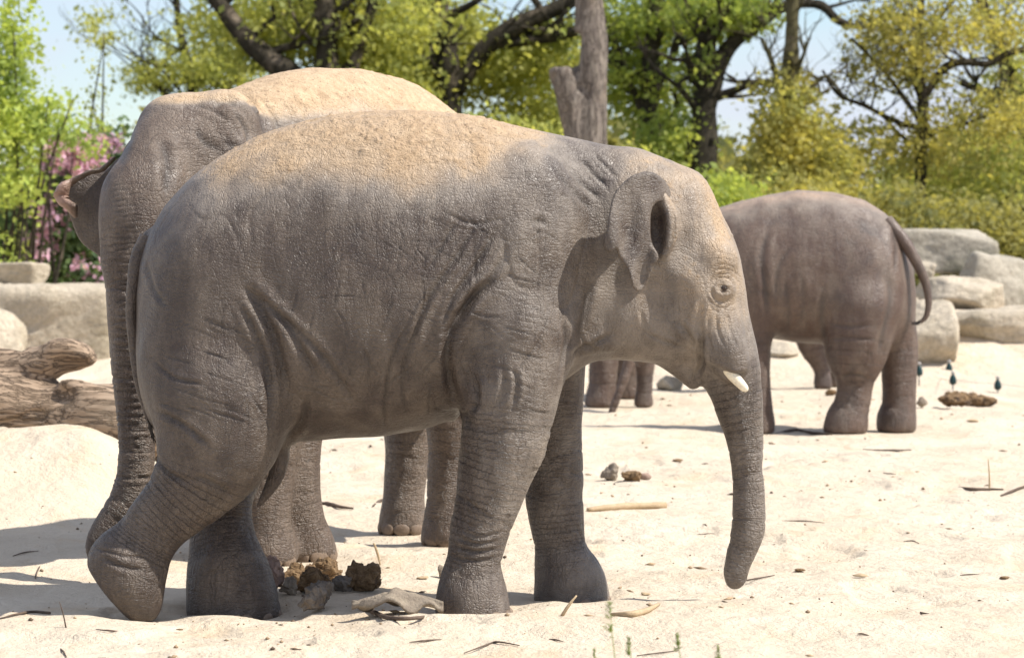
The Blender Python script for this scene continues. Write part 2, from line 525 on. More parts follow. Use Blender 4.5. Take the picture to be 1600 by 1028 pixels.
def subdivide(V, F):
    """one Catmull-Clark step by modifier, back to arrays with normals"""
    o = mesh_np('work', V, F)
    md = o.modifiers.new('s', 'SUBSURF'); md.levels = 1; md.render_levels = 1
    dg = bpy.context.evaluated_depsgraph_get(); dg.update()
    ev = o.evaluated_get(dg); me = ev.to_mesh()
    n = len(me.vertices); v = np.empty(n * 3, np.float32); me.vertices.foreach_get('co', v)
    f = np.empty(len(me.loops), np.int32); me.loops.foreach_get('vertex_index', f)
    ev.to_mesh_clear()
    me0 = o.data
    bpy.data.objects.remove(o); bpy.data.meshes.remove(me0)
    return v.reshape(-1, 3).astype(float), f.reshape(-1, 4)
def normals(V, F):
    a = V[F[:, 2]] - V[F[:, 0]]; b = V[F[:, 3]] - V[F[:, 1]]
    fn = np.cross(a, b)
    N_ = np.zeros_like(V)
    for k in range(4):
        for d in range(3):
            N_[:, d] += np.bincount(F[:, k], fn[:, d], len(V))
    return N_ / (np.linalg.norm(N_, axis=1)[:, None] + 1e-12)
def plate(poly, Y0, depth_fn, th, h, rim=0.012):
    """thin flap with real thickness: px outline at depth Y0, mid surface bent by depth_fn(x, z)"""
    Q = np.array([P(a, b, Y0) for a, b in poly]); Q = catmull(np.vstack([Q, Q[:1]]), 4)[:-1][:, [0, 2]]
    S = Sculpt()
    def fn(p):
        q = p[:, [0, 2]]
        d = np.full(len(q), 1e9); inside = np.zeros(len(q), bool)
        for i in range(len(Q)):
            a, b = Q[i], Q[(i + 1) % len(Q)]
            e = b - a; w = q - a
            t = np.clip((w @ e) / (e @ e + 1e-12), 0, 1)
            r = w - t[:, None] * e
            d = np.minimum(d, (r * r).sum(1))
            c = ((a[1] <= q[:, 1]) != (b[1] <= q[:, 1])) & (q[:, 0] < (b[0] - a[0]) * (q[:, 1] - a[1]) / (b[1] - a[1] + 1e-12) + a[0])
            inside ^= c
        d = np.sqrt(d) * np.where(inside, -1, 1) + rim
        mid = Y0 + depth_fn(p[:, 0], p[:, 2])
        e = np.abs(p[:, 1] - mid) * .85 - th
        return np.sqrt(np.maximum(d, 0) ** 2 + np.maximum(e, 0) ** 2) + np.minimum(np.maximum(d, e), 0) - .008
    xs = np.linspace(Q[:, 0].min(), Q[:, 0].max(), 30); zs = np.linspace(Q[:, 1].min(), Q[:, 1].max(), 30)
    gx, gz = np.meshgrid(xs, zs)
    dd = depth_fn(gx.ravel(), gz.ravel())
    S.add(fn, (Q[:, 0].min() - .02, Y0 + dd.min() - th - .03, Q[:, 1].min() - .02), (Q[:, 0].max() + .02, Y0 + dd.max() + th + .03, Q[:, 1].max() + .02), .01)
    return S.build(h, 0)

def stroke_field(V, strokes, mask):
    """depth of drawn creases at every vertex: strokes = (points px, width px, depth m)"""
    x, y = proj(V)
    D = np.zeros(len(V)); C = np.zeros(len(V))
    ids = np.where(mask)[0]
    xs, ys = x[ids], y[ids]
    for pts, w, dep in strokes:
        q = catmull(np.array(pts, float), 4)
        near = (xs > q[:, 0].min() - 4 * w) & (xs < q[:, 0].max() + 4 * w) & (ys > q[:, 1].min() - 4 * w) & (ys < q[:, 1].max() + 4 * w)
        k = np.where(near)[0]
        if not len(k): continue
        px = np.column_stack([xs[k], ys[k]])
        best = np.full(len(k), 1e9); tt = np.zeros(len(k))
        for i in range(len(q) - 1):
            e = q[i + 1] - q[i]; l2 = e @ e + 1e-9
            t = np.clip(((px - q[i]) @ e) / l2, 0, 1)
            d = np.hypot(*(px - q[i] - t[:, None] * e).T)
            m = d < best; best[m] = d[m]; tt[m] = (i + t[m]) / (len(q) - 1)
        fade = np.clip(np.minimum(tt, 1 - tt) * 5, 0.15, 1)
        g = np.exp(-(best / w) ** 2)
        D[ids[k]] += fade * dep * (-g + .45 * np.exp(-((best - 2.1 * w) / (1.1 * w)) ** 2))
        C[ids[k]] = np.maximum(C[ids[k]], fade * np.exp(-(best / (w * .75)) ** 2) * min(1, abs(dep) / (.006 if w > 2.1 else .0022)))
    return D, C

# ------------------------------------------------------------------ terrain
PINS = [(-0.164, 12.06, 0.002, 0.24), (0.262, 12.62, -0.011, 0.24), (-1.198, 12.38, -0.046, 0.24), (-1.553, 12.08, -0.019, 0.18), (-1.2, 14.05, 0.004, 0.24), (-1.009, 14.28, -0.003, 0.24), (-0.593, 15.55, -0.003, 0.24), (-0.341, 14.98, -0.004, 0.24), (2.743, 23.65, -0.011, 0.26), (3.195, 23.92, -0.024, 0.26), (2.043, 23.65, -0.017, 0.26), (1.918, 24.2, 0.021, 0.26), (0.827, 26.943, 0.004, 0.3), (1.235, 26.943, 0.004, 0.3), (0.946, 28.343, 0.004, 0.3), (1.16, 28.343, 0.004, 0.3), (3.269, 30.232, 0.004, 0.3), (3.436, 30.582, 0.004, 0.3), (2.408, 30.232, 0.004, 0.3), (2.524, 30.582, 0.004, 0.3)]   # (x, y, z, radius): where feet and rocks meet the sand
def ground_h(x, y):
    x = np.asarray(x, float); y = np.asarray(y, float)
    p = np.column_stack([x.ravel(), y.ravel(), np.zeros(x.size)])
    h = .055 * noise(p, .35, 3) + .03 * noise(p, 1.1, 4) + .014 * noise(p, 2.7, 5) + .007 * noise(p, 6.5, 6)
    h = h + .0035 * noise(p, 16, 7)
    h -= .024 * smooth(.2, .5, noise(p, 3.1, 9)) * smooth(-.35, .2, noise(p, .8, 12))      # old footprints
    fade = smooth(60, 30, p[:, 1]) * smooth(4, 8, p[:, 1])
    h = h * fade
    X, Y = p[:, 0], p[:, 1]
    # bank in front of and under the driftwood
    h = h + .42 * smooth(15.1, 17.1, Y + .25 * noise(p, 1.3, 31)) * smooth(-1.75, -2.6, X + .15 * noise(p, 1.1, 32)) * smooth(24, 18.5, Y)
    # the enclosure's edge rises to the boulders and the wood
    h = h + .22 * smooth(3.6, 5, X) * smooth(32.5, 34.5, Y) + .50 * smooth(31.5, 36.5, Y + .35 * noise(p, .5, 21)) + .8 * smooth(60, 200, Y)
    for (a, b, z, r) in PINS:
        w = np.exp(-(((X - a) ** 2 + (Y - b) ** 2) / r ** 2) ** 2)
        h = h * (1 - w) + z * w
    return h.reshape(x.shape)

# ================================================================== ground sheet
def graded(vals):
    out = [vals[0][0]]
    for a, b, st_ in vals:
        n = max(1, int(round((b - a) / st_)))
        out += list(np.linspace(a, b, n + 1)[1:])
    return np.array(out)
def make_ground():
    xs = graded([(-900, -120, 60), (-120, -20, 5), (-20, -6, .35), (-6, -3.4, .09), (-3.4, 3.0, .021), (3.0, 6, .09), (6, 20, .35), (20, 120, 5), (120, 900, 60)])
    ys = graded([(-60, 4, 8), (4, 9.5, .25), (9.5, 17, .026), (17, 26, .06), (26, 40, .16), (40, 80, 2), (80, 1600, 60)])
    gx, gy = np.meshgrid(xs, ys)
    z = ground_h(gx, gy)
    V = np.column_stack([gx.ravel(), gy.ravel(), z.ravel()])
    nx, ny = len(xs), len(ys)
    i, j = np.meshgrid(np.arange(ny - 1), np.arange(nx - 1), indexing='ij')
    a = (i * nx + j).ravel()
    F = np.column_stack([a, a + 1, a + nx + 1, a + nx])
    m, nt, b, out = new_mat('sand')
    n = N(nt); o = n.obj(); s = n.sep(o)
    c = n.mix(n.ramp(n.noise(o, .9, 5, .6), .35, .7), (.61, .515, .395, 1), (.67, .58, .46, 1))
    c = n.mix(n.ramp(n.noise(n.map(o, (1, .6, 1)), 2.4, 6, .65, .6), .50, .72), c, (.60, .475, .335, 1))
    c = n.mix(n.ramp(n.noise(n.map(o, (1, .5, 1)), 7, 6, .7), .56, .75, 0, .6), c, (.50, .385, .26, 1))
    fleck = n.ramp(n.noise(o, 55, 3, .7), .66, .72)
    fm = n.ramp(n.noise(o, 1.6, 4, .6), .46, .66)
    c = n.mix(n.math('MULTIPLY', n.math('MULTIPLY', fleck, fm), .75), c, (.20, .135, .08, 1))
    gr = n.ramp(n.noise(o, 300, 2, .6), .3, .7, .9, 1.07)
    c = n.mix(1.0, c, n.comb(gr, gr, gr), 'MULTIPLY')
    # leaf mould under the wood beyond the boulders
    wood = n.ramp(n.math('ADD', s[1], n.math('MULTIPLY', n.noise(o, .4, 3), 3.0)), 41.5, 44)
    c = n.mix(wood, c, n.mix(n.ramp(n.noise(o, 1.5, 5), .4, .6), (.05, .06, .02, 1), (.09, .07, .04, 1)))
    nt.links.new(c, b.inputs['Base Color'])
    b.inputs['Roughness'].default_value = .95
    b.inputs['Specular IOR Level'].default_value = .1
    h = n.math('ADD', n.math('MULTIPLY', n.noise(o, 9, 5, .62), .9), n.math('MULTIPLY', n.noise(o, 60, 4, .6), .18))
    nt.links.new(n.bump(h, .045, 1.0, n.bump(n.noise(o, 240, 2), .002, 1.0)), b.inputs['Normal'])
    return tag(mesh_np('ground', V, F, m), kind='structure')
make_ground()

# ------------------------------------------------------------------ materials of the place
M_ROCK = simple('sandstone', (.54, .465, .36, 1), (.45, .385, .29, 1), 2.2, .9, .06, 9, c3=(.33, .28, .195, 1))
M_ROCKG = simple('grey_stone', (.44, .395, .32, 1), (.34, .305, .245, 1), 2.5, .9, .04, 9, c3=(.20, .19, .13, 1))
M_LOG = None
def wood(name, c1, c2, stretch, crack=.6):
    m, nt, b, out = new_mat(name)
    n = N(nt); o = n.obj()
    q = n.addv(o, n.scalev(n.noisev(o, 1.6, 2), .18))
    q = n.map(q, stretch)
    g = n.noise(q, 10, 5, .65)
    c = n.mix(n.ramp(g, .35, .65), c1, c2)
    line = ridge(n, n.noise(q, 8, 4, .7), .05)
    c = n.mix(n.math('MULTIPLY', n.math('SUBTRACT', 1.0, line),   .42 * crack), c, (.09, .068, .05, 1))
    c = n.mix(n.ramp(n.noise(o, 3.0, 4), .5, .75, 0, .6), c, (.33, .26, .19, 1))
    nt.links.new(c, b.inputs['Base Color']); b.inputs['Roughness'].default_value = .8; b.inputs['Specular IOR Level'].default_value = .25
    h = n.math('ADD', n.math('MULTIPLY', line, 1.0), n.math('MULTIPLY', g, .8))
    nt.links.new(n.bump(h, .02, 1.0), b.inputs['Normal'])
    return m
M_LOG = wood('weathered_log', (.42, .31, .22, 1), (.29, .21, .145, 1), (.18, 2.2, 2.2))
M_DEAD = wood('bare_dead_wood', (.27, .23, .19, 1), (.17, .14, .12, 1), (3.2, 3.2, .35), .7)
M_BARK = wood('dark_bark', (.040, .032, .022, 1), (.065, .055, .035, 1), (3, 3, .6), .6)
M_BARKG = wood('mossy_bark', (.14, .125, .06, 1), (.10, .085, .04, 1), (3, 3, .6), .5)

# ------------------------------------------------------------------ rocks
def ico(sub):
    import bmesh
    bm = bmesh.new(); bmesh.ops.create_icosphere(bm, subdivisions=sub, radius=1)
    V = np.array([v.co[:] for v in bm.verts]); F = np.array([[v.index for v in f.verts] for f in bm.faces]); bm.free()
    return V, F
ICO = {k: ico(k) for k in (2, 3, 5)}
def rock_part(c, dim, rot=0, seed=0, sub=5, cuts=9, rough=.05, sharp=16, round_=False, slab=False):
    D, F = ICO[sub]
    r_ = np.random.RandomState(seed)
    pl = [((1, 0, 0), dim[0]), ((-1, 0, 0), dim[0]), ((0, 1, 0), dim[1]), ((0, -1, 0), dim[1]), ((0, 0, 1), dim[2]), ((0, 0, -1), dim[2])]
    if round_: pl = []; cuts = cuts + 16
    elif not slab:
        e = np.random.RandomState(seed + 90).normal(size=(6, 3)) * .32
        pl = [(np.array(v) + e[i], off * 1.0) for i, (v, off) in enumerate(pl)]; pl = [(v / np.linalg.norm(v), off) for v, off in pl]
    for _ in range(cuts):
        v = r_.normal(size=3); v /= np.linalg.norm(v)
        v2 = v
        off = math.sqrt(sum((v2[i] * dim[i]) ** 2 for i in range(3))) * (r_.uniform(.9, 1.08) if round_ else r_.uniform(.80, 1.10))
        pl.append((v2, off))
    q = D * (np.array(dim) / np.max(dim)); q /= np.linalg.norm(q, axis=1)[:, None]
    s = 0
    for v, off in pl: s = s + np.maximum(0, q @ np.array(v) / off) ** sharp
    r = s ** (-1 / sharp)
    V = q * r[:, None]
    m = min(dim)
    V = V * (np.array(dim) / np.abs(V).max(0))
    V = V + q * (m * rough * (fbm(V + seed, 1.4 / m, 3, seed) + .35 * fbm(V + seed, 6 / m, 3, seed + 4)))[:, None]
    a = math.radians(rot); R_ = np.array([[math.cos(a), -math.sin(a), 0], [math.sin(a), math.cos(a), 0], [0, 0, 1]])
    return V @ R_.T + np.array(c), np.zeros((0, 4), int), F
def rock(name, label, c, dim, mat, rot=0, seed=0, group=None, **k):
    V, F, F3 = rock_part((0, 0, 0), dim, rot, seed, **k)
    V = V + np.array(c)
    base = (float(c[0]), float(c[1]), float(V[:, 2].min()))
    o = mesh_np(name, V, F3, mat, None, base)
    return tag(o, label, 'stone' if k.get('sub') in (2, 3) else 'boulder', group)
def rpx(name, label, x0, x1, y0, y1, Y, depth, mat, **k):
    if name == 'boulder': ex = .13 * (x1 - x0); x0 -= ex; x1 += ex; y0 -= .09 * (y1 - y0); y1 += .12 * (y1 - y0)
    """boulder whose front fills the given picture box at distance Y"""
    a = P(x0, y0, Y); b = P(x1, y1, Y)
    c = (a + b) / 2; c[1] = Y + depth / 2
    return rock(name, label, c, ((b[0] - a[0]) / 2, depth / 2, (a[2] - b[2]) / 2), mat, **k)
rpx('rock_slab', 'long flat pale rock slab behind the log at the left edge', -160, 172, 447, 612, 33.2, 1.8, M_ROCK, seed=3, cuts=3, rough=.09, sharp=18, slab=True)
rpx('boulder', 'small squared rock on top of the pale slab at the left edge', -46, 62, 409, 450, 34.0, .8, M_ROCK, seed=8, cuts=5)
rpx('boulder', 'rounded pale boulder leaning on the slab at the far left', -45, 31, 484, 588, 32.0, .9, M_ROCK, seed=12, cuts=8, sharp=9)
rpx('rock_slab', 'wide flat-topped grey slab on top of the right rock pile', 1390, 1560, 358, 428, 37.4, 1.5, M_ROCKG, seed=5, cuts=2, rough=.06, sharp=26, rot=3, slab=True)
rpx('boulder', 'small pale rock between the flat slab and the elephant rump', 1440, 1463, 408, 442, 36.4, .35, M_ROCK, seed=15, cuts=6)
rpx('boulder', 'light angular boulder in front of the flat slab', 1440, 1572, 406, 512, 35.6, 1.3, M_ROCK, seed=29, cuts=12, sharp=26, rot=14)
rpx('boulder', 'dark pitted upright boulder right of the light angular one', 1506, 1612, 396, 500, 36.5, 1.1, M_ROCKG, seed=37, cuts=10, sharp=22, rot=-10)
rpx('boulder', 'boulder cut by the right edge of the picture', 1574, 1690, 396, 486, 37.2, 1.2, M_ROCKG, seed=43, cuts=9, sharp=20)
rpx('rock_slab', 'low buried ledge of brown rock below the boulders on the right', 1456, 1760, 484, 574, 33.6, 2.4, M_ROCK, seed=51, cuts=5, rough=.16, sharp=14, slab=True)
rpx('boulder', 'squat tan boulder beside the rump of the reddish elephant', 1412, 1490, 482, 582, 32.8, 1.6, M_ROCK, seed=58, cuts=5, sharp=16, rough=.1, slab=True)
rpx('boulder', 'half buried rock on top of the brown ledge', 1480, 1600, 476, 530, 34.6, 1.4, M_ROCK, seed=63, cuts=9, sharp=12)
rpx('boulder', 'pale blurred rock under the chin of the tusked elephant', 1024, 1066, 583, 620, 30.2, .4, M_ROCK, seed=66, cuts=8)
rpx('boulder', 'pale rock seen between the legs of the reddish elephant', 1196, 1246, 536, 572, 33.5, .8, M_ROCK, seed=69, cuts=8)
rpx('boulder', 'wide low rock seen past the reddish elephant belly', 1236, 1400, 520, 566, 34.5, .9, M_ROCK, seed=72, cuts=8)
rpx('boulder', 'low rock behind the chin of the tusked elephant', 1060, 1170, 530, 585, 33.4, .8, M_ROCK, seed=75, cuts=8)

# ================================================================== trees
def leaves(ells, n, size, seed, clump=.28, per=26, up=.5):
    """leaf blades gathered in clumps inside ellipsoids: ells rows (centre, radii, weight)"""
    r_ = np.random.RandomState(seed)
    w = np.array([e[2] * e[1][0] * e[1][2] for e in ells], float); w /= w.sum()
    nc = max(1, n // per)
    pick = r_.choice(len(ells), nc, p=w)
    d = r_.normal(size=(nc, 3)); d /= np.linalg.norm(d, axis=1)[:, None]
    d *= (r_.rand(nc) ** .45)[:, None]
    C_ = np.array([ells[i][0] for i in pick]) + d * np.array([ells[i][1] for i in pick])
    cc = np.repeat(C_, per, 0)
    cs = np.repeat(.55 + .9 * r_.rand(nc), per) * clump
    p = cc + r_.normal(size=cc.shape) * cs[:, None] * np.array([1, 1, .55])
    m = len(p)
    a = r_.normal(size=(m, 3)); a /= np.linalg.norm(a, axis=1)[:, None]
    nrm = r_.normal(size=(m, 3)) + np.array([0, -.25, up]); b = np.cross(a, nrm); b /= np.linalg.norm(b, axis=1)[:, None] + 1e-9
    s = size * (.35 + 1.35 * r_.rand(m) ** 1.6)
    A = a * s[:, None] * .5; B = b * s[:, None] * .33
    V = np.stack([p - A, p + B - A * .1, p + A, p - B - A * .1], 1).reshape(-1, 3)
    return V, np.arange(m * 4).reshape(m, 4)
def tpx(px, py, Y): return P(px, py, Y)
def branches(root_pts, root_r, Y, seed, depth=3, spread=.5, up=.25, n=5, L0=1.6):
    """limbs forking away from a drawn one; returns tube parts and tip points"""
    r_ = random.Random(seed); parts = []; tips = []
    def grow(p, d, L, r, lev):
        pts = [p]; q = np.array(p); dd = np.array(d)
        for k in range(4):
            dd = dd + np.array([r_.gauss(0, .22), r_.gauss(0, .22), r_.gauss(up * .3, .2)]); dd /= np.linalg.norm(dd)
            q = q + dd * L / 4; pts.append(q)
        parts.append(tube(pts, [r, r * .8, r * .62, r * .45, r * .25], 6 if lev else 5, 2))
        tips.append(q)
        if lev:
            for k in range(3):
                j = r_.choice([1, 2, 3, 4]); a = r_.uniform(0, 6.28)
                nd = dd * .6 + np.array([math.cos(a), math.sin(a), r_.uniform(-.2, .6)]) * .8
                grow(pts[j], nd / np.linalg.norm(nd), L * r_.uniform(.5, .75), r * .5, lev - 1)
    q = catmull(np.column_stack([root_pts, root_r]), 4)
    for i in range(n):
        k = int(len(q) * (0.35 + .6 * (i + r_.random() * .6) / n)); k = min(k, len(q) - 1)
        a = r_.uniform(0, 6.28)
        d = np.array([math.cos(a), math.sin(a) * .7, r_.uniform(0, .8)]); d /= np.linalg.norm(d)
        grow(q[k, :3], d, L0 * r_.uniform(.7, 1.2), q[k, 3] * .45, depth - 1)
    return parts, tips
TG = 'leafy trees behind the enclosure'
def tree(label, Y, limbs, ells, mat_leaf, nleaf, size, seed, bark=None, nb=5, L0=1.5, group=TG, clump=.26, cat='tree', per=26, name='broadleaf_tree', depth=3, back=.0):
    """limbs: list of px polylines [(px,py,rpx)..], first is the stem; ells: px ellipses (px,py,rx,ry,depth m,weight[,dY])"""
    bark = bark or M_BARK
    k = Y / FPX
    parts = []
    f0 = limbs[0][0]
    b0 = P(f0[0], f0[1], Y); gz = float(ground_h(b0[0], Y))
    base = (float(b0[0]), float(Y), gz)
    for li, l in enumerate(limbs):
        pts = [P(a, b, Y) for a, b, r in l]; rr = [r * k for a, b, r in l]
        if li == 0:
            pts = [np.array([pts[0][0], Y, gz - .2])] + pts; rr = [rr[0] * 1.25] + rr
        parts.append(tube(pts, rr, 12, 5, .18, seed + li, bsc=1.0))
        bp, tips = branches(np.array(pts[1:] if li == 0 else pts), rr[1:] if li == 0 else rr, Y, seed * 7 + li, depth, n=nb, L0=L0)
        parts += bp
    rt = empty(name, base); tag(rt, label, cat, group)
    V, F, F3 = merge(parts)
    o = mesh_np('trunk', V, F, bark, rt, base, F3=F3); o.location = (0, 0, 0)
    E = [(P(e[0], e[1], Y + back), (e[2] * k, e[4], e[3] * k), e[5]) for e in ells]
    V, F = leaves(E, nleaf, size, seed, clump, per)
    o = mesh_np('crown', V, F, mat_leaf, rt, base, smooth_=False); o.location = (0, 0, 0)
YG = leaf_material('leaf_yellow_green', (.42, .45, .12, 1), (.56, .56, .17, 1), (.34, .38, .12, 1), .6)
BG = leaf_material('leaf_bright_green', (.36, .44, .10, 1), (.50, .54, .14, 1), (.30, .38, .10, 1), .6)
OC = leaf_material('leaf_ochre', (.52, .46, .13, 1), (.44, .42, .14, 1), (.36, .37, .13, 1), .6)
OL = leaf_material('leaf_olive', (0.292, 0.285, 0.099, 1), (0.398, 0.367, 0.115, 1), (0.201, 0.217, 0.096, 1), .5)
DG = leaf_material('leaf_dark_green', (0.105, 0.168, 0.066, 1), (0.168, 0.238, 0.082, 1), (0.077, 0.126, 0.066, 1), .4)
LG = leaf_material('leaf_fresh_lime', (0.383, 0.489, 0.108, 1), (0.534, 0.598, 0.154, 1), (0.277, 0.367, 0.108, 1), .5)
FY = 48.0
# one: great diagonal limb at upper left
tree('leafy tree with a thick dark limb slanting down above the adult elephant', 50,
     [[(520, 420, 26), (518, 250, 22), (512, 120, 18), (508, 30, 16), (500, -120, 13), (480, -260, 9)],
      [(512, 200, 18), (470, 130, 17), (425, 95, 17), (375, 50, 16), (335, -5, 14), (290, -80, 11), (240, -150, 7)],
      [(540, 150, 10), (565, 60, 9), (590, -20, 8), (600, -120, 6)]],
     [(400, 50, 90, 60, 2.0, 1.1), (470, 40, 120, 60, 2, 1.5), (570, 50, 90, 80, 2, 1.6), (620, 30, 60, 60, 2, 1.2), (540, -60, 180, 40, 2, .2), (560, 160, 120, 70, 2, 1.4), (500, -190, 200, 70, 2, .15),
      (330, 20, 60, 40, 1.5, .5)], YG, 24000, .11, 1, back=1.5, L0=1.7, clump=.24)
tree('sparse dark green tree against the sky left of the slanting limb', 60,
     [[(330, 420, 12), (318, 250, 10), (300, 130, 8), (280, 40, 6), (270, -60, 4)], [(318, 240, 7), (260, 150, 5), (215, 110, 3)], [(310, 200, 7), (370, 120, 5), (420, 90, 3)]],
     [(290, 110, 90, 36, 1.6, 1.0), (230, 125, 45, 25, 1.2, .8), (360, 105, 70, 36, 1.5, 1.1), (390, 150, 60, 30, 1.5, 1.0), (270, 60, 60, 25, 1.5, .3), (160, 45, 30, 40, 1, .5), (330, -60, 160, 50, 2, .3)],
     YG, 9000, .095, 2, nb=7, L0=1.6, clump=.22, per=18)
tree('bright leafy tree with crossing dark limbs above the back of the tusked elephant', 54,
     [[(700, 430, 24), (705, 250, 22), (700, 120, 20), (690, 30, 18), (665, -60, 14), (640, -160, 9)],
      [(705, 150, 16), (760, 75, 15), (820, 35, 15), (880, 8, 13), (960, -40, 10), (1040, -90, 6)],
      [(695, 60, 14), (650, 20, 12), (600, -30, 9)], [(770, 70, 9), (850, 60, 9), (900, 50, 7)]],
     [(700, 40, 80, 60, 2, 1.1), (790, 100, 110, 60, 2, 1.7), (860, 60, 60, 50, 2, 1.1), (660, 120, 90, 60, 2, 1.6), (780, -60, 200, 40, 2, .2), (700, -160, 200, 60, 2, .15), (830, 190, 70, 60, 2, 1.4)],
     YG, 24000, .11, 3, back=1.5, L0=1.7, clump=.24)
tree('vivid green tree with a slim dark stem right of the dead trunk', 52,
     [[(1016, 470, 17), (1018, 300, 16), (1014, 180, 16), (1018, 80, 14), (1030, -30, 11), (1040, -150, 7)], [(1016, 200, 8), (985, 130, 6), (960, 60, 4)], [(1018, 150, 8), (1050, 90, 6), (1070, 20, 4)]],
     [(985, 40, 55, 60, 1.6, 1.5), (1060, 30, 60, 50, 1.6, 1.0), (975, 130, 45, 60, 1.4, 1.2), (1030, 150, 60, 70, 1.4, .55), (1020, -70, 110, 40, 2, .2), (1020, -170, 80, 40, 2, .1)], BG, 12500, .10, 4, back=.8, L0=1.2, clump=.22)
tree('gnarled tree with a heavy dark limb arching to the right, bright leaves on top', 50,
     [[(1090, 480, 28), (1092, 300, 24), (1098, 200, 22), (1100, 120, 20), (1104, 60, 15), (1110, -40, 11)],
      [(1104, 170, 17), (1120, 110, 15), (1146, 68, 13), (1180, 42, 11), (1225, 12, 9), (1280, 8, 7), (1312, 34, 6), (1352, 42, 4.5), (1400, 20, 3.5)],
      [(1225, 12, 6), (1290, -30, 5), (1380, -60, 4)]],
     [(1130, 25, 75, 35, 1.6, 1.9), (1170, 20, 40, 28, 1.4, 1.3), (1050, 230, 55, 70, 1.4, .8), (1085, 110, 35, 40, 1.4, .7), (1120, -70, 100, 40, 2, .2), (1110, -160, 80, 40, 2, .1)], BG, 11000, .10, 5, back=.5, L0=1.1, nb=6, clump=.2)
tree('ivy-clad straight trunk with olive yellow leaves right of the sky gap', 46,
     [[(1222, 480, 14), (1228, 320, 13), (1232, 200, 12), (1236, 100, 12), (1238, 20, 11), (1240, -60, 9), (1240, -180, 6)], [(1228, 200, 5), (1210, 110, 4), (1190, 60, 3)], [(1232, 230, 6), (1262, 150, 4.5), (1290, 120, 3.5), (1318, 150, 2.5)]],
     [(1225, 170, 42, 70, 1.0, 1.3), (1255, 220, 60, 60, 1.3, 1.4), (1215, 240, 50, 50, 1.2, 1.1), (1240, 290, 110, 40, 1.6, 1.5), (1290, 270, 60, 50, 1.3, 1.2), (1240, -120, 60, 60, 1.5, .3)], OC, 15000, .09, 6, bark=M_BARKG, L0=.9, nb=6, clump=.17)
tree('thin dark tree with spreading twigs and ochre leaves at the right', 47,
     [[(1436, 440, 10), (1438, 320, 10), (1440, 230, 9.5), (1442, 150, 8), (1434, 80, 6), (1440, 0, 5), (1445, -100, 3.5)],
      [(1440, 160, 6), (1470, 112, 6), (1500, 98, 5.5), (1545, 100, 5), (1575, 84, 5), (1640, 70, 4)], [(1438, 190, 5), (1410, 150, 4), (1380, 110, 3), (1330, 60, 2)],
      [(1436, 200, 5), (1400, 190, 4), (1350, 165, 3.5), (1310, 148, 3), (1285, 110, 2)], [(1438, 220, 4), (1480, 200, 3.4), (1520, 190, 3), (1570, 160, 2)],
      [(1436, 150, 4), (1420, 95, 3), (1460, 40, 2.5), (1500, -10, 2)]],
     [(1400, 50, 60, 60, 1.5, 1.2), (1360, 110, 40, 50, 1.2, .8), (1440, 110, 40, 60, 1.2, .8), (1500, 40, 60, 50, 1.5, .7), (1560, 180, 60, 60, 1.4, .9), (1480, 220, 80, 60, 1.5, 1.0), (1380, 240, 70, 50, 1.4, .8), (1570, 40, 50, 50, 1.5, .8),
      (1430, -60, 180, 40, 2, .25), (1330, 200, 40, 50, 1.2, .3)], OC, 13500, .085, 7, L0=1.0, nb=8, clump=.18, per=20)
tree('yellow olive tree filling the right edge of the picture', 56,
     [[(1640, 480, 20), (1630, 300, 18), (1600, 180, 15), (1570, 90, 11), (1540, 20, 8), (1520, -80, 5)], [(1610, 200, 9), (1550, 150, 7), (1500, 130, 4)]],
     [(1540, 250, 110, 70, 2, 1.4), (1590, 130, 70, 80, 2, .9), (1480, 280, 110, 50, 2, 1.4), (1560, -20, 90, 50, 2.5, .4), (1400, 300, 80, 40, 2, 1.2), (1660, 0, 80, 150, 3, .4)], YG, 13000, .10, 8, L0=1.5, clump=.24)
# bushes of the edge
def bush(name, label, Y, ells, mat, n, size, seed, stems, group=None, clump=.2, cat='shrub', per=24, flowers=None):
    k = Y / FPX
    c0 = P(ells[0][0], ells[0][1], Y); gz = float(ground_h(c0[0], Y))
    rt = empty(name, (float(c0[0]), Y, gz)); tag(rt, label, cat, group)
    r_ = random.Random(seed); parts = []
    for i in range(stems):
        e = r_.choice(ells); t = P(e[0] + r_.uniform(-.6, .6) * e[2], e[1] + r_.uniform(-.5, .5) * e[3], Y + r_.uniform(-.5, .5))
        b0 = np.array([c0[0] + (t[0] - c0[0]) * .45 + r_.uniform(-.4, .4), Y + r_.uniform(-.3, .3), gz - .1])
        mid = (b0 + t) / 2 + np.array([r_.uniform(-.2, .2), 0, .1])
        parts.append(tube([b0, mid, t], [.035, .022, .008], 6, 3))
    V, F, F3 = merge(parts)
    o = mesh_np('stem', V, F, M_BARK, rt, tuple(rt.location), F3=F3); o.location = (0, 0, 0)
    E = [(P(e[0], e[1], Y), (e[2] * k, e[4], e[3] * k), e[5]) for e in ells]
    V, F = leaves(E, n, size, seed, clump, per)
    o = mesh_np('foliage', V, F, mat, rt, tuple(rt.location), smooth_=False); o.location = (0, 0, 0)
    if flowers:
        E = [(P(e[0], e[1], Y - .75), (e[2] * k, e[4], e[3] * k), e[5]) for e in flowers[0]]
        V, F = leaves(E, flowers[1], .085, seed + 50, .075, 22)
        o = mesh_np('blossom', V, F, flowers[2], rt, tuple(rt.location), smooth_=False); o.location = (0, 0, 0)
M_PK = leaf_material('pink_blossom', (.60, .32, .46, 1), (.72, .50, .58, 1), (.48, .30, .42, 1), .3)
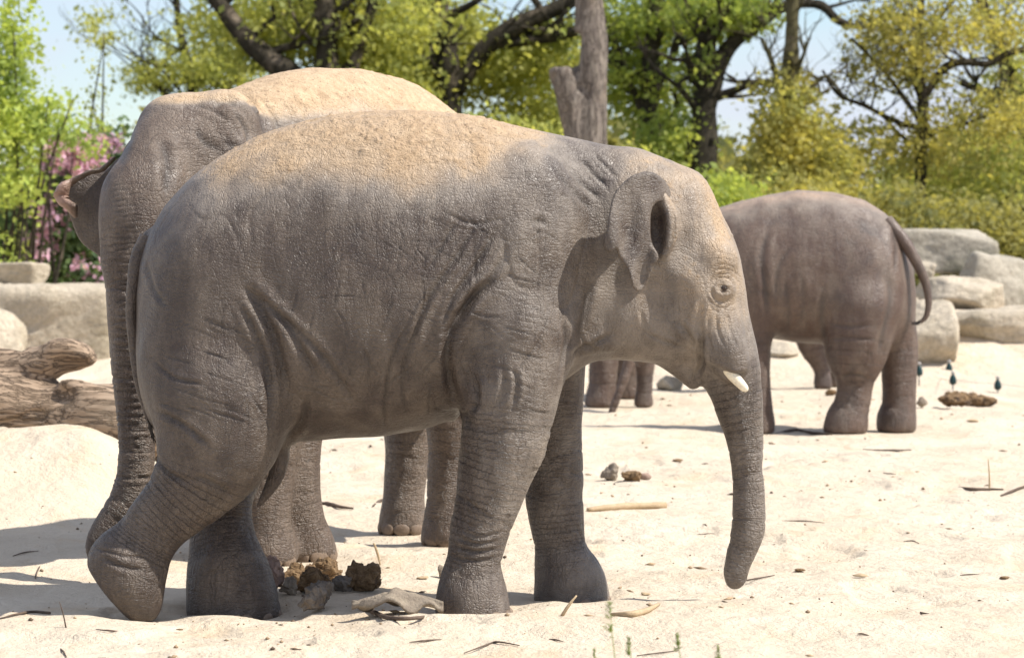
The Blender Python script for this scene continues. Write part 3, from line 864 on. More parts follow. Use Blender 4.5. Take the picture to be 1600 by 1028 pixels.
bush('rhododendron', 'pink flowering rhododendron behind the left rocks, beside the folded ear', 41,
     [(120, 300, 90, 95, 1.2, 1.2), (60, 360, 80, 90, 1.2, 1.0), (160, 390, 70, 80, 1.2, 1.2), (100, 430, 110, 60, 1.2, 1.2), (185, 250, 40, 60, 1.0, .5)], DG, 15000, .10, 31, 14,
     flowers=([(130, 260, 45, 50, 1.0, 1.3), (155, 230, 30, 30, .8, 1.2), (90, 240, 30, 40, .8, .9), (110, 330, 60, 60, 1.0, .5), (150, 420, 50, 40, 1.0, .3), (60, 380, 40, 50, 1, .25)], 4200, M_PK))
bush('shrub', 'fresh lime green shrub rising at the left edge of the picture', 38,
     [(20, 200, 55, 70, .8, 1.2), (10, 90, 32, 80, .7, 1.2), (-60, 150, 60, 150, .8, .8), (25, 290, 45, 40, .8, .8), (90, 160, 45, 18, .5, .3), (75, 205, 50, 30, .7, .7), (10, 390, 35, 40, .7, .5), (130, 215, 40, 30, .8, .3), (12, -10, 26, 40, .6, .7)],
     LG, 11000, .085, 32, 14, clump=.17)
bush('shrub', 'slender upright sapling against the sky above the rhododendron', 42, [(148, 190, 14, 60, .3, 1), (140, 130, 10, 40, .25, .7), (150, 60, 22, 50, .4, 1.0), (160, 300, 30, 60, .5, 1)], YG, 900, .06, 33, 5, clump=.12)
hg = 'bushes along the back of the enclosure'
hb = [('dense yellow green bush above the adult elephant shoulder', 620, 300, 150, 110, YG, 43), ('yellow green bush left of the dead trunk', 800, 280, 110, 110, YG, 44),
      ('shaded green bush behind the adult elephant head', 400, 330, 130, 80, OL, 45), ('yellow green bush right of the dead trunk', 985, 320, 80, 90, YG, 43),
      ('small bright green bush above the forehead of the tusked elephant', 1130, 320, 45, 50, BG, 42), ('olive bush above the reddish elephant shoulder', 1110, 380, 90, 80, OL, 46),
      ('yellowish bush above the back of the reddish elephant', 1250, 340, 110, 60, OC, 44), ('olive bush behind the reddish elephant rump', 1390, 360, 90, 70, OL, 43),
      ('olive bush behind the flat rock slab', 1490, 370, 90, 60, OL, 44), ('bush at the right edge above the boulders', 1590, 380, 60, 60, OL, 42.5)]
for i, (lb, x, y, rx, ry, m_, Y) in enumerate(hb):
    bush('shrub', lb, float(Y), [(x, y, rx, ry, 1.3, 1), (x - rx * .5, y + ry * .6, rx * .8, ry * .8, 1.3, 1), (x + rx * .5, y + ry * .5, rx * .8, ry * .8, 1.3, 1), (x, y + ry * 1.2, rx, ry * .8, 1.2, .7)],
         m_, int(15000 * rx / 100), .095, 60 + i, 8, hg, .2)
# far wood closing the view
def far_wood():
    r_ = random.Random(3)
    E = []
    for i in range(150):
        x = -16 + 32 * i / 150 + r_.uniform(-.3, .3)
        Y = r_.uniform(70, 84)
        top = 3.1 + .5 * math.sin(x * .7) + r_.uniform(-.6, .6)
        if 6.2 < x * 75 / Y < 7.8: top -= 1.2
        if x < -6: top -= .9
        E.append((np.array([x * 1.35, Y, top * .5 + .8]), (1.6, 2.2, top * .62), 1))
    V, F = leaves(E, 60000, .34, 9, .4, 24)
    tag(mesh_np('far_wood', V, F, OL, smooth_=False), kind='stuff')
far_wood()

# ------------------------------------------------------------------ dead forked trunk
def dead():
    Y = 36.0; k = Y / FPX
    b0 = P(925, 575, Y); gz = float(ground_h(b0[0], Y))
    rt = empty('dead_tree', (float(b0[0]), Y, gz)); tag(rt, 'grey barkless dead tree trunk with a sawn side stub, in front of the green trees', 'tree')
    S = Sculpt()
    S.chain([np.array([b0[0], Y, gz - .2]), P(922, 420, Y), P(922, 300, Y), P(921, 230, Y), P(922, 170, Y), P(924, 120, Y), P(923, 60, Y), P(920, 0, Y), P(917, -120, Y), P(915, -260, Y), P(914, -330, Y)],
            [a * k for a in (38, 33, 29, 28, 27, 25, 25.5, 21.5, 20, 17, 14)], .06, limb=.1)
    S.chain([P(908, 240, Y - .02), P(900, 190, Y - .03), P(890, 150, Y - .04), P(876, 108, Y - .05)], [a * k for a in (24, 24, 22, 20.5)], .05)
    S.clip(P(877, 107, Y), (-.12, 0, 1), P(840, 107, Y + .5) - np.array([0, 1.0, .02]), P(905, 60, Y + .5), .015)
    S.ell(P(934, 160, Y - .22), (.035, .06, .05), .03, mode='c')
    V, F = S.build(.028); V, F = subdivide(V, F); Nn = normals(V, F)
    V = V + Nn * (.012 * fbm(V, (9, 9, 1.2), 3, 4) - .02 * np.exp(-(noise(V, (6, 6, .7), 8) / .1) ** 2))[:, None]
    o = mesh_np('trunk', V, F, M_DEAD, rt, tuple(rt.location)); o.location = (0, 0, 0)
dead()
# ------------------------------------------------------------------ materials for the animals
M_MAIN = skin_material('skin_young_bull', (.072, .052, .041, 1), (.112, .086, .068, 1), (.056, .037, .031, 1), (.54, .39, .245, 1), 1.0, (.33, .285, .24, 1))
M_ADULT = skin_material('skin_adult', (.110, .076, .054, 1), (.155, .112, .082, 1), (.085, .056, .042, 1), (.60, .44, .28, 1))
M_RIGHT = skin_material('skin_reddish', (.098, .058, .042, 1), (.135, .086, .062, 1), (.066, .042, .034, 1), (.55, .38, .27, 1), .7)
M_TUSK = simple('ivory', (.80, .70, .52, 1), (.86, .79, .64, 1), 6, .35, .001, 40, spec=.5)
M_NAIL = simple('toenail', (.165, .12, .088, 1), (.225, .165, .12, 1), 12, .55, .002, 60)
M_EYE, _nt, _b, _o = new_mat('eye_dark')
_b.inputs['Base Color'].default_value = (.035, .018, .01, 1); _b.inputs['Roughness'].default_value = .12
M_HAIR = simple('tail_hair', (.02, .016, .014, 1), (.05, .04, .033, 1), 30, .7, 0)

def sph(c, r, nu=16, nv=10, rot=None):
    u, v = np.meshgrid(np.linspace(0, 2 * math.pi, nu, endpoint=False), np.linspace(.02, math.pi - .02, nv))
    q = np.column_stack([(np.cos(u) * np.sin(v)).ravel(), (np.sin(u) * np.sin(v)).ravel(), np.cos(v).ravel()]) * np.array(r)
    if rot is not None: q = q @ np.array(rot).T
    i, j = np.meshgrid(np.arange(nv - 1), np.arange(nu), indexing='ij'); i = i.ravel(); j = j.ravel(); k = (j + 1) % nu
    return q + np.array(c), np.column_stack([i * nu + j, i * nu + k, (i + 1) * nu + k, (i + 1) * nu + j][::-1]), None

o_last = [([(205, 205), (196, 235), (182, 262)], 6, .008), ([(250, 215), (262, 260), (258, 310)], 9, .012), ([(330, 170), (352, 158), (372, 168)], 6, .014), ]
def on_skin(px, py, out=0.0, rad=4.0):
    """the point of the last body's skin that shows at this picture position"""
    V = o_last[-1]; x, y = proj(V); m = np.hypot(x - px, y - py) < rad
    q = V[m]; q = q[np.argmin(q[:, 1])]
    return P(px, py, q[1] - out)
def finish(S, mat, h, root, name='body', dust_and_lit=None, pinkf=None, strokes=None, extras=(), near=None, seed=0, folds=1.0, fine=True, lat=None, crust=1.0):
    V, F = S.build(h)
    if fine: V, F = subdivide(V, F)
    Nn = normals(V, F)
    limb = np.zeros(len(V)); along = np.zeros(len(V)); bd = np.full(len(V), 1e9)
    for fn, fade in S.limbs:
        d, al = fn(V, True)
        m = d < bd
        bd[m] = d[m]; along[m] = al[m]
        w = smooth(.07, .015, d) * smooth(fade * .5, fade + .12, al)
        limb = np.maximum(limb, w)
    D = .008 * folds * fbm(V, 3.0, 2, seed) + .002 * folds * fbm(V, (11, 11, 7), 2, seed + 3)
    # loose skin: soft creases that hang
    q = V + .12 * np.column_stack([fbm(V, 2.2, 2, seed + 5), fbm(V, 2.2, 2, seed + 6), fbm(V, 2.2, 2, seed + 7)])
    rid = np.abs(noise(q, (5.5, 5.5, 1.9), seed + 9))
    bodym = (1 - limb) * smooth(.9, .3, np.abs(Nn[:, 2]))
    D -= .007 * folds * .7 * np.exp(-(rid / .07) ** 2) * bodym * smooth(-.15, .35, noise(V, 1.6, seed + 11))
    # rings round the limbs
    rq = np.column_stack([V[:, 0] * 2.2, V[:, 1] * 2.2, along * 13])
    rr = np.abs(noise(rq + .25 * fbm(V, 4, 2, seed + 2)[:, None], 1.0, seed + 13))
    D -= .0045 * folds * np.exp(-(rr / .10) ** 2) * limb
    C = np.zeros(len(V))
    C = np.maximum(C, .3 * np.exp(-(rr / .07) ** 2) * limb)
    if strokes:
        mask = Nn[:, 1] < -.02 if near is None else near(V, Nn)
        d2, c2 = stroke_field(V, strokes, mask)
        D += d2; C = np.maximum(C, c2)
    dv = np.zeros(len(V)) if dust_and_lit is None else dust_and_lit(V, Nn)
    D += smooth(.35, .95, dv + .25 * fbm(V, 7, 3, seed + 1)) * crust * (.003 + .0025 * fbm(V, 38, 3, seed + 8) + .007 * smooth(.50, .78, noise(V, 48, seed + 17)) + .006 * smooth(.3, .7, noise(V, 21, seed + 19)) * smooth(.1, .5, noise(V, 3, seed + 18)))
    V = V + Nn * D[:, None]
    pv = np.zeros(len(V)) if pinkf is None else pinkf(V, Nn)
    base = len(V)
    at = dict(dust_and_lit=dv, limb=limb, along=along, crease_and_shade=C, pink=pv)
    Vs, Fs = [V], [F]
    for e in extras:
        V2, F2 = e[0], e[1]
        o2 = e[2] if len(e) > 2 else {}
        Vs.append(V2); Fs.append(F2 + base); base += len(V2)
        for k in at: at[k] = np.concatenate([at[k], o2[k](V2) if k in o2 else np.zeros(len(V2))])
    V = np.vstack(Vs); F = np.vstack(Fs)
    o = mesh_np(name, V, F, mat, root, tuple(root.location))
    o.location = (0, 0, 0)
    for k in at: attr(o, k, at[k])
    o_last.append(V)
    return o
def child(name, part, mat, root):
    V, F, F3 = part
    o = mesh_np(name, V, F, mat, root, tuple(root.location), F3=F3)
    o.location = (0, 0, 0)
    return o
YHAT = np.array([0., 1., 0.])

# ================================================================== 1. the young bull in front
YC = 12.35
SM = FPX / YC
def mp(px, py, v=0.0): return P(px, py, YC + v)
root = empty('elephant', (mp(520, 900)[0], YC, 0))
tag(root, 'young elephant bull in front, short tusk, sandy back, trunk tip on the sand', 'elephant')
S = Sculpt()
st = []
for x, t, b, w, o in [(212, 462, 520, .03, 0), (219, 412, 600, .17, 0), (233, 368, 660, .26, 0), (260, 320, 690, .33, 0), (300, 277, 697, .385, 0),
                      (350, 241, 695, .42, 0), (400, 216, 692, .45, 0), (450, 198, 689, .47, 0), (520, 183, 685, .49, 0), (590, 174, 680, .50, 0),
                      (660, 174, 668, .50, 0), (710, 178, 652, .485, 0), (760, 187, 636, .455, 0), (820, 201, 618, .41, 0), (870, 211, 600, .35, 0),
                      (910, 219, 572, .285, 0), (950, 228, 548, .25, 0), (1000, 240, 520, .235, 0), (1040, 275, 480, .17, 0)]:
    a = mp(x, t); c = mp(x, b)
    st.append((a[0], a[2], c[2], w, o))
S.torso((0, YC), 0.0, st, .06, 2.25)
# hips and shoulder blades
for v in (-.27, .24):
    S.ell(mp(342, 440, v), (.24, .17, .34), .10, 0, .25)
    S.ell(mp(334, 580, v), (.285, .17, .36), .10, 0, -.15)
    S.ell(mp(815, 400, v), (.22, .15, .42), .12, 0, .12)
    S.ell(mp(805, 520, v), (.235, .145, .30), .10)
def lim(pts, v, f=.85, fade=.3, k=.06):
    vv = v if hasattr(v, '__len__') else [v] * len(pts)
    S.chain([mp(a, b, w) for (a, b, r), w in zip(pts, vv)], [r * (YC + w) / FPX for (a, b, r), w in zip(pts, vv)], k, YHAT, f, limb=fade)
# near foreleg
lim([(805, 520, 82), (797, 600, 80), (791, 650, 72), (783, 700, 66), (770, 745, 59), (760, 790, 51), (748, 830, 46.5), (741, 868, 43), (736, 900, 44)], -.29, .86, .30)
lim([(736, 905, 45), (737, 930, 56), (739, 962, 60)], -.29, .95, .0, .03)
# far foreleg
lim([(862, 560, 56), (862, 640, 50), (865, 720, 47), (867, 781, 47), (871, 820, 43), (875, 850, 40), (881, 880, 45)], .27, .9, .1)
lim([(883, 885, 44), (890, 905, 56), (893, 935, 61)], .27, 1.0, 0, .03)
# near hind leg, heel lifted
lim([(345, 620, 108), (340, 680, 97), (318, 735, 76), (282, 778, 60), (247, 815, 52), (222, 850, 52), (200, 885, 62)], -.27, .78, .25)
lim([(196, 880, 60), (200, 905, 58), (214, 935, 42), (222, 948, 30)], -.27, .95, 0, .03)
# far hind leg
lim([(360, 640, 90), (352, 720, 66), (344, 780, 52), (347, 830, 51), (353, 870, 58), (358, 900, 66)], [.20, .18, .12, .08, .05, .03], .9, .15)
lim([(358, 900, 62), (363, 930, 72), (366, 960, 74)], .03, .95, 0, .03)
# feet cut flat
GB = mp(366, 967, .03)[2]
for (px, py, v, r) in ((739, 966, -.29, .22), (893, 944, .27, .22), (366, 968, .03, .27)):
    q = mp(px, py, v)
    S.clip(q, (0, 0, -1), (q[0] - r, q[1] - r, q[2] - .3), (q[0] + r, q[1] + r, q[2] + .1), .025)
q = mp(166, 935, -.27); q2 = mp(246, 972, -.27)
a1, a2 = mp(138, 893, -.27), mp(208, 974, -.27)
nn = np.array([a2[2] - a1[2], 0, -(a2[0] - a1[0])])
S.clip(a1, nn, (a1[0] - .2, q[1] - .25, q2[2] - .15), (a2[0] + .1, q[1] + .25, a1[2] + .06), .03)
S.clip(q2, (0, 0, -1), (q2[0] - .3, q2[1] - .25, q2[2] - .3), (q2[0] + .1, q2[1] + .25, q2[2] + .06), .02)
# belly fold of the flank and the bull's hanging penis between the hind legs
S.chain([mp(440, 640, -.12), mp(430, 690, -.10), mp(437, 715, -.08)], [.10, .05, .03], .05)
S.chain([mp(436, 700, -.08), mp(434, 735, -.08), mp(418, 770, -.08), mp(402, 793, -.08)], [.038, .036, .030, .020], .02)
# head
S.ell(mp(1000, 345, 0), (.30, .262, .285), .08, 0, .35)
S.ell(mp(1062, 330, 0), (.125, .19, .17), .08, 0, .3)
S.ell(mp(1068, 425, 0), (.245, .25, .33), .08, 0, -.22)
S.ell(mp(1080, 470, 0), (.215, .235, .25), .07)
S.chain([mp(930, 470, 0), mp(985, 490, 0), mp(1045, 510, 0), mp(1075, 530, 0)], [.20, .20, .165, .12], .07, YHAT, 1.12)
S.ell(mp(925, 520, -.17), (.075, .05, .065), .05)
S.ell(mp(950, 537, -.15), (.05, .04, .035), .03)
# brow, eye mound, cheek bone, tusk sheaths
for sg in (-1, 1):
    S.ell(mp(1118, 405, sg * .17), (.095, .075, .07), .06)
    S.ell(mp(1130, 452, sg * .195), (.055, .055, .06), .03)
    S.ell(mp(1096, 480, sg * .205), (.07, .045, .14), .06, 0, .1)
    S.chain([mp(1116, 500, sg * .13), mp(1128, 540, sg * .15), mp(1145, 570, sg * .15)], [.115, .098, .066], .025)
    S.ell(mp(1075, 385, sg * .285), (.10, .05, .09), .05, mode='c')
    S.ell(mp(1052, 490, sg * .262), (.07, .035, .12), .05, 0, .2, 'c')
# trunk
tr = [(1105, 470, 62), (1118, 520, 58), (1136, 570, 48), (1151, 620, 40.5), (1162, 674, 33), (1167, 722, 28.6), (1170, 771, 26.6), (1170, 820, 25.5),
      (1164, 846, 23.5), (1156, 870, 20.5), (1149, 893, 17.5), (1148, 907, 13)]
lim(tr, [0.0] * len(tr), 1.0, .34, .028)
S.chain([mp(1035, 525, 0), mp(1058, 556, 0), mp(1073, 578, 0), mp(1084, 603, 0)], [.115, .082, .058, .026], .012)
S.chain([mp(1158, 890), mp(1161, 903), mp(1157, 911)], [.022, .017, .010], .02)
# tail
S.chain([mp(236, 375), mp(220, 405), mp(212, 440)], [.05, .04, .028], .03)
TV, TF, _t = tube([mp(232, 372, -.02), mp(217, 402, -.04), mp(208, 445, -.06), mp(205, 490, -.07), mp(209, 545, -.08), mp(217, 600, -.09), mp(228, 640, -.09), mp(236, 668, -.09)], [.040, .036, .028, .023, .021, .018, .015, .009], 16, 10, .05, 3)
for v in (-1, 1): S.chain([mp(1034, 306, v * .262), mp(1047, 335, v * .270), mp(1049, 372, v * .270), mp(1036, 402, v * .265)], [.026, .032, .028, .014], .03)
# ear (thin flap with a rolled front fold)
poly = [(985, 276), (1010, 272), (1032, 284), (1044, 303), (1040, 316), (1022, 316), (1012, 328), (1010, 352), (1012, 378), (1022, 400), (1014, 414), (1006, 436), (994, 453), (984, 446),
        (977, 422), (970, 410), (962, 398), (957, 386), (948, 393), (938, 384), (943, 362), (947, 335), (958, 300)]
xe0, xe1 = mp(1040, 300)[0], mp(940, 300)[0]; ze0, ze1 = mp(0, 275)[2], mp(0, 450)[2]
def ear_mid(x, z):
    u = (xe0 - x) / (xe0 - xe1); w = (ze0 - z) / (ze0 - ze1)
    return -.275 - .13 * np.clip(u, 0, 1) ** .8 + .06 * np.clip(.18 - u, 0, 1) / .18 - .02 * w + .022 * np.sin(u * 10 + w * 4) * w + .015 * np.sin(u * 17 - w * 6) * w + .05 * np.clip(u - .62, 0, 1) * (w > 0) * np.sin(w * 7 + 2)
EV, EF = plate(poly, YC, ear_mid, .009, .0085, .006)
EN = normals(EV, EF)
EV = EV + EN * (.0025 * fbm(EV, (22, 22, 9), 2, 5))[:, None]
poly2 = poly
def ear_far(x, z): return -ear_mid(x, z)
EV2, EF2 = plate(poly, YC, ear_far, .010, .02)
S.ell(mp(1025, 358, -.27), (.028, .060, .095), .025, 0, 0, 'c')
def main_dust_and_lit(V, Nn):
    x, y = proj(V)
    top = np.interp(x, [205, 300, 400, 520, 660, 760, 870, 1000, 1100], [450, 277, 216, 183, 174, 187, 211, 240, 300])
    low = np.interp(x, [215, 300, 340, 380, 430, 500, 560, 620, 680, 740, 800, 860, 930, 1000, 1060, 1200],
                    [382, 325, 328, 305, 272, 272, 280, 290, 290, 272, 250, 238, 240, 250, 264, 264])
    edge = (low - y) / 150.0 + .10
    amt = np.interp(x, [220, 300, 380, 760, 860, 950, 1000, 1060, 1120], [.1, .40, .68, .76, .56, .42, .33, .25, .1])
    face = .23 * smooth(900, 1010, x) * smooth(620, 480, y) + .27 * smooth(690, 800, x) * np.interp(y, [300, 600, 700, 960], [.55, .6, .9, .75]) + .01 + .08 * smooth(330, 420, x) * smooth(420, 300, y)  # paler head, shoulder and foreleg: fine dust plus their lit look in the colour
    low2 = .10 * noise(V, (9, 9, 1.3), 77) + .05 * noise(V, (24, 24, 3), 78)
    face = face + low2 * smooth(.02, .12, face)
    hollow = 1 - np.exp(-(((x - 1025) / 20) ** 2 + ((y - 358) / 46) ** 2) ** 2)  # ear hollow kept free of the pale coat, darkened for its shade
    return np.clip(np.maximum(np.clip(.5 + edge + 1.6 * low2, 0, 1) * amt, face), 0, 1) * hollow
R = random.Random(4)
strokes = [
    # groove behind the foreleg and up round the shoulder
    ([(716, 642), (704, 600), (699, 560), (704, 520), (722, 485), (750, 455), (790, 432)], 7, .022),
    ([(734, 650), (745, 625), (742, 590)], 5, .012), ([(775, 640), (788, 610), (790, 575)], 5, .010),
    ([(800, 640), (808, 600), (800, 570)], 4, .008), ([(730, 668), (722, 640)], 8, .016),
    # flank folds in front of the thigh
    ([(378, 440), (405, 480), (425, 520), (440, 570), (452, 630)], 9, .020),
    ([(395, 455), (435, 492), (470, 540), (500, 600)], 6, .012), ([(372, 470), (400, 520), (418, 580), (422, 660)], 6, .014),
    ([(420, 480), (470, 520), (520, 575), (560, 640)], 5, .008), ([(440, 690), (470, 660), (480, 620)], 5, .010),
    # skin hanging from the back
    ([(640, 500), (612, 560), (602, 620), (600, 670)], 3, .007), ([(665, 480), (640, 540), (628, 600), (640, 660)], 3, .006),
    ([(745, 345), (715, 400), (680, 450), (655, 500), (640, 560)], 4, .009), ([(775, 360), (740, 420), (705, 470), (690, 520)], 4, .010),
    ([(800, 375), (770, 430), (735, 470), (710, 520)], 5, .010), ([(720, 340), (690, 385), (665, 430)], 3, .006),
    ([(690, 330), (740, 350), (800, 340)], 3, .004),
    ([(565, 540), (578, 570), (572, 600)], 2.4, .006), 
    # buttock
    ([(225, 400), (238, 450), (262, 480)], 4, .006), ([(236, 560), (270, 590), (320, 600)], 3, .005),
    ([(240, 640), (290, 665), (330, 700)], 4, .008), ([(232, 700), (260, 735), (300, 755)], 4, .007),
    ([(360, 770), (330, 752), (300, 742)], 5, .006), ([(160, 870), (190, 885), (235, 892)], 4, .007), ([(150, 855), (190, 868), (230, 870)], 2.5, .005),
    # elbow, wrist of the near foreleg
    ([(705, 770), (740, 790), (770, 812)], 3, .005), ([(706, 850), (740, 862), (782, 856)], 3.4, .007), ([(708, 838), (745, 850), (786, 842)], 2.6, .005),
    ([(712, 825), (750, 838), (792, 828)], 2.4, .004), ([(700, 868), (740, 876), (778, 870)], 3, .005),
    # neck and throat
    ([(872, 270), (895, 300), (925, 330)], 4, .007), ([(885, 255), (912, 290), (940, 312)], 4, .007), ([(905, 245), (930, 275), (950, 292)], 3.4, .006),
    ([(860, 250), (878, 285), (900, 325)], 3, .004), ([(925, 240), (948, 262), (965, 280)], 3, .005), ([(892, 560), (905, 545), (930, 538), (958, 520)], 4, .010),
    ([(880, 500), (885, 540), (874, 580)], 5, .012), ([(905, 515), (915, 540), (940, 548)], 3, .007), ([(925, 440), (915, 480), (905, 520)], 5, .008),
    # mouth and cheek
    ([(1098, 520), (1094, 548), (1096, 568), (1088, 590)], 4, .016), ([(1098, 565), (1125, 578), (1150, 586), (1166, 582)], 4, .010),
    ([(1060, 500), (1075, 525), (1090, 545)], 4, .008), ([(1098, 470), (1092, 500), (1096, 530)], 5, .009),
    ([(1008, 520), (1040, 535), (1070, 545)], 3, .004), ([(1000, 480), (1006, 510), (1000, 530)], 3, .004),
    ([(1120, 485), (1122, 515), (1134, 545)], 2.4, .005), ([(1136, 484), (1140, 515), (1152, 545)], 2.4, .004), ([(1108, 490), (1106, 520), (1114, 555)], 2.4, .005),
    # ear root
    ([(1040, 300), (1052, 330), (1052, 370), (1040, 400)], 4, .007), ([(1015, 400), (1030, 420)], 3, .004),
    # shoulder dent
    ([(826, 352), (840, 346), (856, 352)], 5, .007), ([(835, 362), (850, 364)], 3, .004)]
for rx, ry, w, dp, t0, t1 in ((12, 12, 3.2, -.006, 0, 6.28), (19, 22, 2.2, .006, .8, 3.3), (18, 18, 2.0, .009, 3.6, 6.3), (23, 24, 1.8, .006, 3.3, 6.0), (26, 29, 2.0, .005, .8, 3.0), (28, 31, 1.8, .005, 3.6, 5.9), (34, 37, 2, .003, 3.8, 5.6), (33, 36, 2, .003, 1.2, 2.6)):
    strokes.append(([(1130 + rx * math.cos(t) + R.uniform(-1, 1), 451 + ry * math.sin(t) + R.uniform(-1, 1)) for t in np.linspace(t0, t1, 9)], w, dp))
strokes += [([(1122, 446), (1131, 444), (1141, 449)], 1.8, -.006), ([(1121, 455), (1130, 461), (1140, 457)], 1.8, -.006)]
for i in range(90):        # fine crossing creases of the side, denser behind the shoulder
    cx = R.gauss(690, 70) if i % 2 else R.uniform(330, 780)
    cy = R.gauss(400, 55) if i % 2 else R.uniform(320, 650)
    a = R.choice([1.9, 2.1, 1.1, .5, .3]) + R.gauss(0, .25) if i % 2 else R.choice([.35, 1.45, 2.0]) + R.gauss(0, .3)
    L = R.uniform(25, 85); b = R.gauss(0, .35)
    pts = [(cx, cy)]
    for k in range(4):
        cx += L / 4 * math.cos(a) + R.gauss(0, 1.6); cy += L / 4 * math.sin(a) + R.gauss(0, 1.6); a += b / 3 + R.gauss(0, .12); pts.append((cx, cy))
    strokes.append((pts, R.uniform(1.3, 2.0), R.uniform(.001, .0026)))
for i in range(40):        # curved ladder of creases on the foreleg and thigh
    if i % 2:
        y0 = R.uniform(440, 660); x0 = R.uniform(800, 850); pts = [(x0 - 40, y0 - 12), (x0 - 10, y0 - 4), (x0 + 22, y0 + R.uniform(2, 12))]
    else:
        y0 = R.uniform(500, 680); x0 = R.uniform(270, 380); pts = [(x0 - 28, y0 - 9), (x0, y0), (x0 + 30, y0 + R.uniform(6, 20))]
    strokes.append((pts, R.uniform(1.5, 2.2), R.uniform(.0012, .0028)))
def edust_and_lit(V): return np.full(len(V), .22)  # ear carries the same painted paler, lit tone as the face
main_body = finish(S, M_MAIN, .0150, root, dust_and_lit=main_dust_and_lit, strokes=strokes, seed=1,
                   extras=[(EV, EF, dict(dust_and_lit=edust_and_lit)), (EV2, EF2), (TV, TF)])
# tusk, eye, nails, tail hair
child('tusk', tube([mp(1120, 556, -.15), mp(1134, 575, -.175), mp(1150, 592, -.185), mp(1163, 606, -.185), mp(1167, 611, -.184)], [.024, .0245, .023, .018, .008], 14, 5), M_TUSK, root)
child('tusk', tube([mp(1120, 556, .15), mp(1134, 575, .175), mp(1150, 592, .185), mp(1163, 606, .185), mp(1167, 611, .184)], [.024, .0245, .023, .018, .008], 14, 5), M_TUSK, root)
ec = on_skin(1131, 451, -.010)
child('eyelid', merge([sph(ec + np.array([0, .003, .0085]), (.021, .0135, .0095)), sph(ec + np.array([0, .003, -.0085]), (.019, .012, .008))]), M_MAIN, root)
child('eye', sph(ec, (.0165, .0125, .010)), M_EYE, root)
def nails(cx, cy, v, rx, ry, n, a0, a1, mat=M_NAIL, zz=0.0, w=.030, hh=.024, rt=None, Yb=None):
    Yb = YC if Yb is None else Yb
    c = P(cx, cy, Yb + v)
    for i in range(n):
        a = a0 + (a1 - a0) * i / max(1, n - 1)
        q = c + np.array([math.cos(a) * rx, math.sin(a) * ry, zz])
        R2 = np.array(Matrix.Rotation(a, 3, 'Z'))
        child('toenail', sph(q - np.array([0, 0, .004]), (.016, w, hh), 14, 10, R2), mat, rt if rt is not None else root)
nails(893, 936, .27, .160, .160, 4, -1.2, .5)
nails(739, 957, -.29, .155, .150, 4, -.9, .7)
nails(366, 958, .03, .190, .185, 4, -1.2, .5)
hp = []
for i in range(16):
    a = mp(229 + R.uniform(-3, 3), 642 + R.uniform(0, 10), -.09 + R.uniform(-.01, .01))
    hp.append(tube([a, mp(236 + R.uniform(-4, 4), 668, -.09 + R.uniform(-.02, .02)), mp(241 + R.uniform(-5, 7), 690 + R.uniform(-8, 8), -.09 + R.uniform(-.02, .02))], [.0025, .002, .0006], 4, 2))
child('tail_hair', merge(hp), M_HAIR, root)

# ================================================================== 2. the adult behind it
front = Gd(445, 878); hind = Gd(665, 842)
ax_ = front[:2] - hind[:2]; yaw = math.atan2(ax_[1], ax_[0]); Lh = np.linalg.norm(ax_)
fw = np.array([math.cos(yaw), math.sin(yaw), 0]); lt = np.array([-math.sin(yaw), math.cos(yaw), 0])
root = empty('elephant', (float((front[0] + hind[0]) / 2), float((front[1] + hind[1]) / 2), 0))
tag(root, 'largest elephant, standing behind the tusked one, trunk hanging at the left', 'elephant')
S = Sculpt()
org = np.array([hind[0], hind[1], 0])
st = [(-.52, 1.6, 1.3, .05, 0), (-.44, 1.88, 1.1, .28, 0), (-.28, 2.10, 1.0, .42, 0), (0, 2.29, .95, .50, 0), (.35, 2.41, .90, .56, 0), (.7, 2.45, .90, .57, 0),
      (1.0, 2.445, .94, .54, 0), (1.3, 2.40, 1.02, .47, 0), (1.55, 2.33, 1.15, .40, 0), (1.8, 2.20, 1.3, .32, 0), (2.05, 2.12, 1.45, .25, 0)]
S.torso(org, yaw, st, .08, 2.2)
for sg in (-1, 1):
    S.ell(org + fw * .0 + lt * sg * .28 + np.array([0, 0, 1.45]), (.34, .2, .5), .14, yaw)
    S.ell(org + fw * Lh + lt * sg * .30 + np.array([0, 0, 1.5]), (.30, .19, .55), .14, yaw)
def L2(pts, Ys, f, fade, k=.06):
    S.chain([P(a, b, Y) for (a, b, r), Y in zip(pts, Ys)], [r * Y / FPX for (a, b, r), Y in zip(pts, Ys)], k, None, 1, limb=fade)
YL, YR = 14.05, 14.28
L2([(440, 560, 62), (425, 680, 50), (414, 750, 45), (412, 810, 43), (414, 850, 46)], [YL] * 5, 1, .2)
L2([(415, 850, 46), (417, 868, 52)], [YL] * 2, 1, 0, .03)
L2([(480, 560, 55), (466, 680, 40), (458, 750, 43), (470, 810, 39), (478, 845, 41)], [YR] * 5, 1, .2)
L2([(479, 845, 41), (483, 866, 47)], [YR] * 2, 1, 0, .03)
HL, HR = 15.55, 14.98
L2([(640, 560, 60), (640, 680, 40), (633, 750, 34), (630, 800, 33)], [HL] * 4, 1, .2)
L2([(629, 800, 34), (629, 822, 39)], [HL] * 2, 1, 0, .03)
L2([(705, 560, 62), (708, 680, 40), (702, 750, 37), (700, 815, 36)], [HR] * 4, 1, .2)
L2([(700, 815, 37), (698, 842, 41)], [HR] * 2, 1, 0, .03)
for (px, py, Y) in ((417, 881, YL), (483, 875, YR), (629, 834, HL), (698, 852, HR)):
    q = P(px, py, Y)
    S.clip(q, (0, 0, -1), (q[0] - .3, q[1] - .3, q[2] - .3), (q[0] + .3, q[1] + .3, q[2] + .08), .03)
